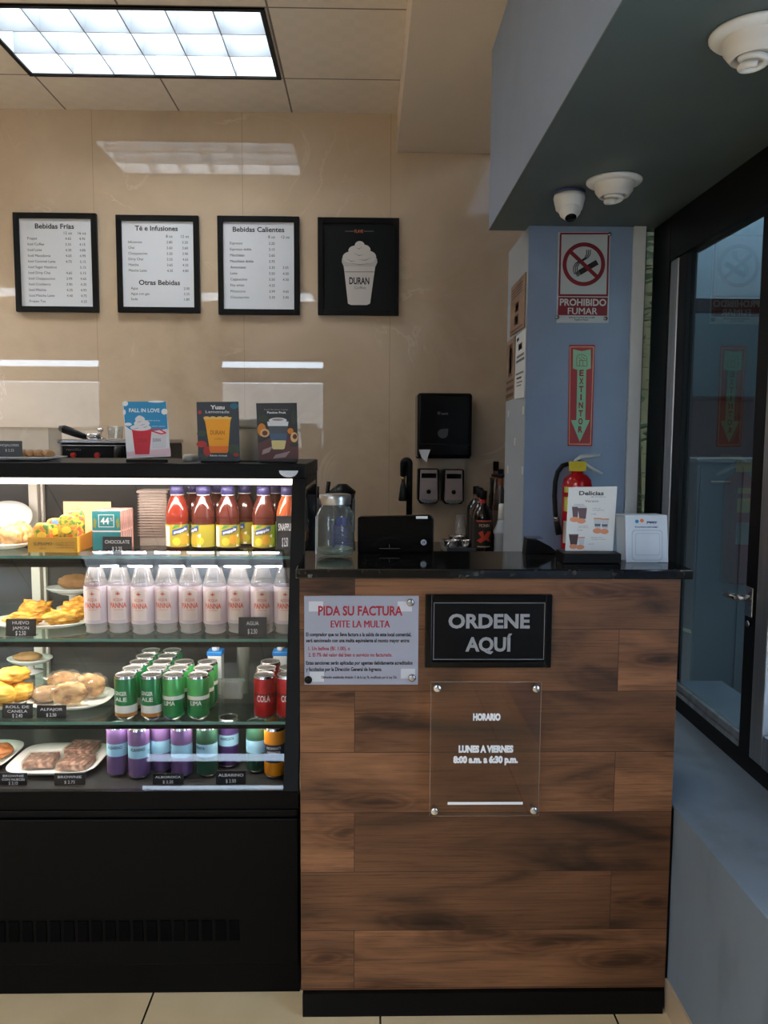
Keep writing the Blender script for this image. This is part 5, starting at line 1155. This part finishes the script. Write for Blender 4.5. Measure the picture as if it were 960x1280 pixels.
# ------------------------------------------------------------------ on top of the case and behind it
ZTT = ZT+.0003
def flyer(name, label, pts, Y, base, draw, mats, bgm):
    t = thing(name, label, 'card display', (PX((pts[0][0]+pts[1][0])/2, 570, Y), Y, ZTT), 'drink cards on the display case')
    W = [(P(u, v, Y).x, max(P(u, v, Y).z, ZTT)) for u, v in pts]
    b = MB(); b.prism(W, 'y', Y, Y+.004); b.build('card', bgm, t)
    b = MB(); xs = [p[0] for p in W]; b.box(min(xs)+.008, Y-.012 if base else Y+.0045, ZTT, max(xs)-.006, Y-.0005 if base else Y+.05, ZTT+.008, bev=.001); b.build('foot', BLACKP, t)
    b = MB(); draw(b, Y-.0005); b.build('printing', mats, t); return t
qa = pmap(140, 490, 10.667, 2.26)
def d1(b, y):
    b.flat([qa(*p) for p in [(150, 128), (720, 128), (742, 490), (560, 520), (400, 540), (240, 500), (175, 450)]], y, 0)
    for cx, cy_, rx, ry in ((178, 155, 38, 34), (165, 270, 20, 36), (700, 262, 42, 40), (590, 128, 110, 14), (215, 430, 50, 22)): b.flat([qa(cx+rx*math.cos(k*PI/8), cy_+ry*math.sin(k*PI/8)) for k in range(16)], y-.0002, 1)
    b.flat([qa(*p) for p in [(190, 800), (780, 750), (785, 845), (215, 862)]], y-.0001, 5)
    b.flat([qa(*p) for p in [(530, 545), (735, 545), (715, 740), (540, 750)]], y-.0002, 6)
    b.flat([qa(*p) for p in [(268, 505), (530, 505), (500, 830), (310, 832)]], y-.0004, 2); b.flat([qa(*p) for p in [(262, 500), (535, 500), (532, 525), (268, 528)]], y-.0005, 4)
    for p0, p1 in (((530, 505), (640, 500)), ((640, 500), (720, 545)), ((720, 545), (660, 560)), ((660, 560), (530, 520))):
        d = Vector((p1[0]-p0[0], p1[1]-p0[1])); n = Vector((-d.y, d.x)).normalized()*9; b.flat([qa(p0[0]+n.x, p0[1]+n.y), qa(p1[0]+n.x, p1[1]+n.y), qa(p1[0]-n.x, p1[1]-n.y), qa(p0[0]-n.x, p0[1]-n.y)], y-.0006, 4)
    for cx, cy_, rx, ry in ((385, 475, 140, 42), (400, 420, 105, 50), (375, 365, 65, 45), (370, 335, 36, 22)): b.flat([qa(cx+rx*math.cos(k*PI/10), cy_+ry*math.sin(k*PI/10)) for k in range(20)], y-.0007, 3)
    for x, yy in ((340, 400), (420, 470), (300, 490), (385, 440)): b.flat([qa(x, yy), qa(x+50, yy-14), qa(x+54, yy-6), qa(x+4, yy+9)], y-.0009, 7)
    b.text('FALL IN LOVE', *qa(432, 245), .0098, y-.0004, .085, 'C', 1, .03); b.text('Bebida de fresa', *qa(556, 380), .003, y-.0004, .036, 'C', 1); b.text('edición especial', *qa(620, 456), .003, y-.0004, .036, 'C', 1); b.text('DURAN', *qa(598, 640), .009, y-.0005, .022, 'C', 8, .02); b.text('DURAN', *qa(405, 645), .010, y-.0007, .026, 'C', 9, .02)
flyer('drink_card', 'blue and white drink card with red cup reading Fall in Love', [(158.5, 573), (213, 570.5), (207.5, 502), (153.5, 502)], 2.26, True, d1, [ink((26, 132, 186)), ink((226, 230, 234)), ink((192, 26, 50)), ink((216, 216, 224)), ink((206, 40, 56)), ink((222, 190, 200)), ink((206, 208, 216)), ink((160, 160, 176)), ink((110, 112, 130)), ink((150, 20, 44))], M('card_white', (218, 220, 226), .4))
qb = pmap(235, 495, 6.4, 2.26)
def ell(b, q_, cx, cy_, rx, ry, y, m): b.flat([q_(cx+rx*math.cos(k*PI/9), cy_+ry*math.sin(k*PI/9)) for k in range(18)], y, m)
def d2(b, y):
    for cx, cy_, rx, ry, m in ((370, 80, 34, 24, 3), (110, 300, 38, 24, 4), (110, 385, 42, 26, 5), (155, 440, 32, 40, 5), (365, 425, 50, 40, 4), (385, 470, 22, 14, 5), (95, 130, 14, 16, 5), (130, 480, 40, 20, 4)): ell(b, qb, cx, cy_, rx, ry, y-.0001-.0001*m, m)
    b.flat([qb(*p) for p in [(128, 180), (345, 180), (338, 215), (322, 440), (316, 455), (182, 455), (176, 440), (140, 215)]], y-.0010, 0); b.flat([qb(*p) for p in [(172, 400), (326, 400), (318, 452), (182, 452)]], y-.0011, 1)
    b.flat([qb(*p) for p in [(124, 172), (350, 170), (346, 184), (128, 186)]], y-.0012, 6)
    for x in (150, 200, 255, 305): ell(b, qb, x, 172, 24, 9, y-.0011, 6)
    b.text('Yuzu', *qb(236, 90), .0102, y-.0005, .040, 'C', 2, .04); b.text('Lemonade', *qb(236, 126), .0075, y-.0005, .066, 'C', 2); b.text('DURAN', *qb(236, 292), .011, y-.0013, .040, 'C', 7, .03); b.text('coffee', *qb(246, 342), .005, y-.0013, .024, 'C', 7); b.text('Edición limitada', *qb(246, 476), .0045, y-.0006, .048, 'C', 2, .02)
flyer('drink_card', 'dark drink card with orange cup reading Yuzu Lemonade', [(248, 576), (300, 576), (298, 502), (245.5, 502.5)], 2.26, False, d2, [ink((232, 158, 30)), ink((226, 110, 34)), INKW, ink((30, 96, 120)), ink((40, 62, 46)), ink((170, 40, 36)), ink((224, 186, 110)), ink((166, 100, 20))], M('card_dark', (26, 34, 44), .35))
def d3(b, y):
    for cx, cy_, rx, ry, m in ((590, 270, 34, 52, 4), (615, 295, 38, 34, 5), (615, 297, 22, 20, 6), (850, 330, 30, 40, 5), (855, 325, 18, 20, 6), (820, 280, 24, 24, 4), (600, 180, 40, 30, 3), (850, 170, 24, 60, 3), (850, 390, 36, 18, 3)): ell(b, qb, cx, cy_, rx, ry, y-.0001-.0001*m, m)
    b.flat([qb(*p) for p in [(562, 380), (760, 290), (882, 300), (884, 500), (566, 512)]], y-.0001, 7); b.flat([qb(*p) for p in [(600, 430), (680, 400), (650, 450), (590, 470)]], y-.0002, 8); b.flat([qb(*p) for p in [(700, 470), (820, 440), (780, 490), (680, 500)]], y-.0002, 8)
    b.flat([qb(*p) for p in [(642, 235), (802, 235), (775, 418), (765, 428), (685, 428), (672, 418)]], y-.0010, 0); b.flat([qb(*p) for p in [(668, 355), (786, 355), (774, 418), (764, 426), (686, 426), (674, 418)]], y-.0011, 1); b.flat([qb(*p) for p in [(655, 300), (795, 300), (788, 360), (720, 340), (666, 360)]], y-.00115, 9)
    b.flat([qb(*p) for p in [(634, 205), (804, 205), (800, 240), (640, 240)]], y-.0012, 2); ell(b, qb, 719, 195, 72, 22, y-.0013, 2); ell(b, qb, 719, 190, 46, 9, y-.0014, 8)
    b.text('Iced Stretto Latte', *qb(705, 108), .0048, y-.0005, .066, 'C', 8); b.text('Passion Fruit', *qb(708, 132), .0055, y-.0005, .052, 'C', 2, .03)
flyer('drink_card', 'dark drink card with iced latte reading Passion Fruit', [(323.5, 576.5), (372.5, 576.5), (371, 503.5), (320, 504)], 2.26, False, d3, [ink((70, 78, 86)), ink((206, 190, 130)), ink((208, 212, 218)), ink((36, 46, 34)), ink((196, 120, 36)), ink((206, 170, 120)), ink((96, 40, 30)), ink((84, 46, 48)), ink((150, 130, 130)), ink((64, 90, 120))], M('card_deepdark', (22, 20, 20), .35))
# white tub with rim between cards, small white lid
x = PX(310, 560, 2.40)
t = thing('white_tub', 'grey white straight tub with double rim between the two dark drink cards', 'tub', (x, 2.42, ZTT))
MB().lathe([(.034, 0), (.036, .003), (.036, .098)], 30, c=(x, 2.42, ZTT)).build('tub', M('tub_grey', (196, 194, 182), .5), t)
MB().lathe([(.0362, .098), (.039, .099), (.039, .108), (.037, .110), (.0375, .117), (.0375, .123), (.034, .125)], 30, c=(x, 2.42, ZTT)).build('lid', M('tub_lid', (196, 198, 196), .4), t)
o = tag(MB().lathe([(.020, 0), (.022, .002), (.022, .014), (.018, .020), (.0, .021)], 24).build('portion_cup', M('tub_lid', (196, 198, 196), .4)), 'small white portion cup upside down between the blue card and orange cup card', 'cup'); o.location = (PX(238, 570, 2.38), 2.38, ZTT)
# cookie tray with small card
x0, x1 = PX(-30, 570, 2.33), PX(78, 570, 2.33)
o = platter('cake_tray', 'pale tray of sliced rolls on the case top', (x0+x1)/2, 2.33, ZTT, (x1-x0)/2, .085, pw=.5, rise=.010)
for i, u in enumerate((34, 44, 54, 65)): lump('roll_slice', 'brown sliced roll on the case top tray, %s' % ['next to the small black card', 'second from the card', 'third from the card', 'furthest from the card'][i], 'bread', u, 2.315, ZTT+.0078, (.0155, .03, .0125), BREAD, .1, 'sliced rolls on the case top', nz=.12, seed=70+i)
t = thing('price_card', 'small grey price card standing on the case top tray', 'price card', (PX(13, 560, 2.25), 2.262, ZTT), 'small black price cards in the case')
x0, z1 = PF(-4, 551, 2.262); x1, z0 = PF(28, 569, 2.262)
MB().box(x0, 2.262, ZTT+.0115, x1, 2.2645, z1, bev=.0005).build('card', M('card_slate', (58, 62, 68), .4), t); b = MB(); b.text('HOJALDRES', (x0+x1)/2, z1-.012, .006, 2.2614, .052, 'C'); b.text('$ 2.25', (x0+x1)/2, z1-.026, .007, 2.2614, .024, 'C'); b.build('lettering', INKW, t)
b = MB(); xa, xb = PX(-30, 545, 2.36), PX(64, 545, 2.36); za, zb_ = PZ(30, 566, 2.36), PZ(30, 535, 2.36)
for q_ in ((xa, 2.44, xb, 2.442), (xb-.002, 2.345, xb, 2.4398)): b.box(q_[0], q_[1], ZTT+.0125, q_[2], q_[3], zb_)
b.box(xa, 2.345, zb_+.0002, xb, 2.442, zb_+.002)
o = tag(b.build('clear_cover', thin_glass('cover_acrylic', (240, 240, 238), 1.5, 0, .05)), 'clear acrylic cover over the roll tray on the case top', 'cover')
# espresso machine
YM = 3.30
def pm(u, v, Y=YM): p = P(u, v, Y); return p.x, p.z
x0, zt_ = pm(72, 549); x1, zl_ = pm(158, 572)
t = thing('espresso_machine', 'steel espresso machine behind the display case with black handled portafilter', 'espresso machine', ((x0+x1)/2, 3.55, .901))
b = MB(); b.box(x0, YM+.02, .985, x1+.10, 3.86, zt_-.016, bev=.008); b.build('body', BLACKP, t)
b = MB(); b.box(x0-.004, YM, zt_-.017, x1+.104, 3.865, zt_, bev=.004); b.box(x0+.004, YM+.004, pm(100, 556)[1]-.005, x1+.096, YM+.0195, pm(100, 556)[1], bev=.001); b.build('steel_top', STEEL, t)
for u in (90, 120): 
    xx, zz_ = pm(u, 569); MB().lathe([(.011, 0), (.011, .010), (.008, .013), (0, .013)], 16, xf=Matrix.Translation((xx, YM+.0195, zz_)) @ Matrix.Rotation(PI/2, 4, 'X')).build('red_button', M('lamp_red', (206, 40, 36), .3), t)
xx, zz_ = pm(150, 566); MB().lathe([(.018, -.03), (.022, 0), (.018, .03)], 20, c=(xx, YM-.012, zz_)).build('steam_knob', BLACKP, t)
b = MB(); xx, zz_ = pm(118, 560); b.text('rancilio', pm(90, 562)[0], pm(90, 562)[1], .010, YM+.0192, .06, 'C'); b.build('lettering', INKG, t)
for i in range(4): MB().lathe([(.02, 0), (.016, .084)], 14, c=((x0+.05, x1+.05)[i % 2], (YM+.08, 3.8)[i//2], .901)).build('leg', STEEL, t)
YP = 3.36
t = thing('portafilter', 'black handled portafilter resting on the espresso machine', 'portafilter', (*P(95, 545, YP).xy, zt_))
def p3(u, v): return tuple(P(u, v, YP))
b = MB(); b.tube([p3(74, 535), p3(80, 536.5), p3(92, 541), p3(104, 545.2), p3(109, 546.5)], [.010, .0175, .016, .013, .010], 14); b.build('handle', BLACKP, t)
b = MB(); c = p3(117, 546); b.lathe([(.029, zt_+.0005-c[2]), (.031, .0), (.031, .012), (.027, .012), (.025, .0)], 24, c=c, cap=True); b.tube([p3(109, 546.5), p3(113.5, 547)], .009); b.build('filter_basket', CHROME, t)
o = tag(MB().lathe([(.024, 0), (.019, .006), (.006, .012), (.006, .03), (.014, .036), (.012, .046), (0, .048)], 20).build('tamper', CHROME), 'small chrome tamper on the espresso machine', 'tamper'); o.location = (PX(125.5, 545, 3.46), 3.46, zt_+.0005)
o = tag(MB().lathe([(.026, 0), (.030, .002), (.033, .055), (.0315, .055), (.0285, .004), (0, .004)], 24).build('drinking_glass', thin_glass('glass_tumbler', (236, 236, 232), 1.5, 0, .08)), 'small clear glass on top of the espresso machine', 'glass'); o.location = (PX(143.5, 545, 3.45), 3.46, zt_+.0005)
# grinder-like black pots behind the jar
YG = 3.45
def pg(u, v, Y=YG): p = P(u, v, Y); return p.x, p.z
x, z = pg(402, 640); t = thing('utensil_pot', 'black pot with upright utensils behind the jar', 'utensil pot', (x, YG, ZB))
MB().lathe([(.045, 0), (.05, .004), (.055, pg(400, 622)[1]-ZB), (.052, pg(400, 622)[1]-ZB)], 24, c=(x, YG, ZB)).build('pot', BLACKP, t)
b = MB()
for u0, v0, u1, v1, w_ in ((406, 640, 411, 602, .009), (397, 640, 397.5, 608, .006), (393, 645, 394, 615, .007)): b.tube([(pg(u0, v0)[0], YG, pg(u0, v0)[1]), (pg(u1, v1)[0], YG, pg(u1, v1)[1])], [w_*.7, w_], 8)
b.build('handle', BLACKP, t)
x, z = pg(428, 640, 3.64); t = thing('blender_jar', 'dark lidded blender jug behind the clear jar', 'blender', (x, 3.64, ZB))
zt2 = pg(428, 617, 3.64)[1]; h = zt2-ZB
MB().lathe([(.055, 0), (.06, .005), (.05, .12), (.04, .14), (.05, .16), (.058, h)], 24, c=(x, 3.64, ZB)).build('jug', M('jug_smoke', (46, 50, 54), .2), t)
MB().lathe([(.060, h+.0005), (.060, h+.012), (.03, h+.036), (.02, h+.044), (0, h+.045)], 6, c=(x, 3.64, ZB)).build('lid', BLACKP, t)
b = MB(); xr = pg(441, 640, 3.64)[0]; b.box(xr-.004, 3.61, h*.35+ZB, xr+.010, 3.66, zt2-.02, bev=.004); b.box(x+.045, 3.62, zt2-.05, xr-.0045, 3.65, zt2-.03); b.build('handle', M('jug_grey', (96, 104, 108), .3), t)

# ------------------------------------------------------------------ things seen through the side glass
t = thing('inner_door', 'dark framed inner door standing open beyond the side glass', 'door', (1.56, 4.2, 0))
b = MB(); b.box(1.50, 4.2, .0, 1.575, 4.26, 2.15, bev=.003); b.box(1.575, 4.2, 2.08, 2.30, 4.26, 2.15, bev=.003); b.box(2.23, 4.2, 0, 2.30, 4.26, 2.0795, bev=.003); b.build('frame', BLACKM, t)
MB().box(1.576, 4.22, .002, 2.229, 4.235, 2.079).build('pane', TINTG, t)
wbox('wall_corridor_side', M('corridor_side', (150, 154, 156), .7), 1.03, 4.21, 0, 1.499, 4.25, 2.8)
def cab(name, label, cat, x0, y0, x1, y1, z1, m, top):
    t = thing(name, label, cat, ((x0+x1)/2, (y0+y1)/2, 0))
    MB().box(x0, y0, .06, x1, y1, z1-.02, bev=.004).build('body', m, t); MB().box(x0-.01, y0-.01, z1-.0195, x1+.01, y1+.01, z1, bev=.003).build('top', top, t)
    MB().box(x0+.02, y0+.02, 0, x1-.02, y1-.02, .059).build('plinth', BLACKM, t)
    n = 2; w_ = (x1-x0)/n
    for i in range(n):
        d = MB().box(x0+i*w_+.008, y0-.012, .08, x0+(i+1)*w_-.008, y0-.0005, z1-.04, bev=.002).build('door', m, t)
        MB().box(x0+(i+.5)*w_-.05, y0-.024, z1-.12, x0+(i+.5)*w_+.05, y0-.0125, z1-.11, bev=.002).build('handle', STEEL, d)
    return t
cab('wood_cabinet', 'low brown wooden cabinet in the dim room beyond the glass', 'cabinet', 1.78, 4.45, 2.9, 4.9, 1.66, M('brown_wood', (118, 72, 44), .5), M('brown_wood_dark', (84, 52, 34), .4))
cab('metal_cabinet', 'grey metal cabinet in front of the brown one beyond the glass', 'cabinet', 1.60, 3.85, 2.02, 4.15, 1.33, M('grey_metal', (84, 92, 98), .4), M('grey_metal_top', (110, 116, 120), .3))
# shrub outside the narrow green pane
b = MB(); random.seed(3)
for i in range(420):
    p = Vector((random.gauss(1.22, .05), random.gauss(3.55, .12), random.uniform(.45, 2.6))); p.x = min(max(p.x, 1.07), 1.42); p.y = min(max(p.y, 3.2), 4.0); a = random.uniform(0, 6.3); L_ = random.uniform(.05, .09); d = Vector((math.cos(a), math.sin(a), random.uniform(-.4, .6))).normalized(); s_ = d.cross(Vector((0, 0, 1))).normalized()*L_*.3
    vs = [b.bm.verts.new(v) for v in (p, p+d*L_*.5+s_, p+d*L_, p+d*L_*.5-s_)]; b.bm.faces.new(vs)
t = thing('potted_shrub', 'tall green shrub seen through the narrow pane beside the pillar', 'shrub', (1.22, 3.6, 0))
b.build('foliage', noisy('leaf_green', [(.3, (132, 142, 116)), (.7, (164, 172, 148))], 12, .5), t, wn=False)
b = MB(); b.tube([(1.22, 3.6, .0), (1.23, 3.58, .9), (1.20, 3.6, 1.8), (1.22, 3.6, 2.5)], [.02, .018, .012, .006], 8); b.build('trunk', M('bark', (90, 72, 54), .8), t)
MB().lathe([(.11, 0), (.14, .30), (.15, .30), (.15, .34), (.13, .34)], 24, c=(1.22, 3.6, 0)).build('pot', M('terracotta', (150, 84, 60), .7), t)
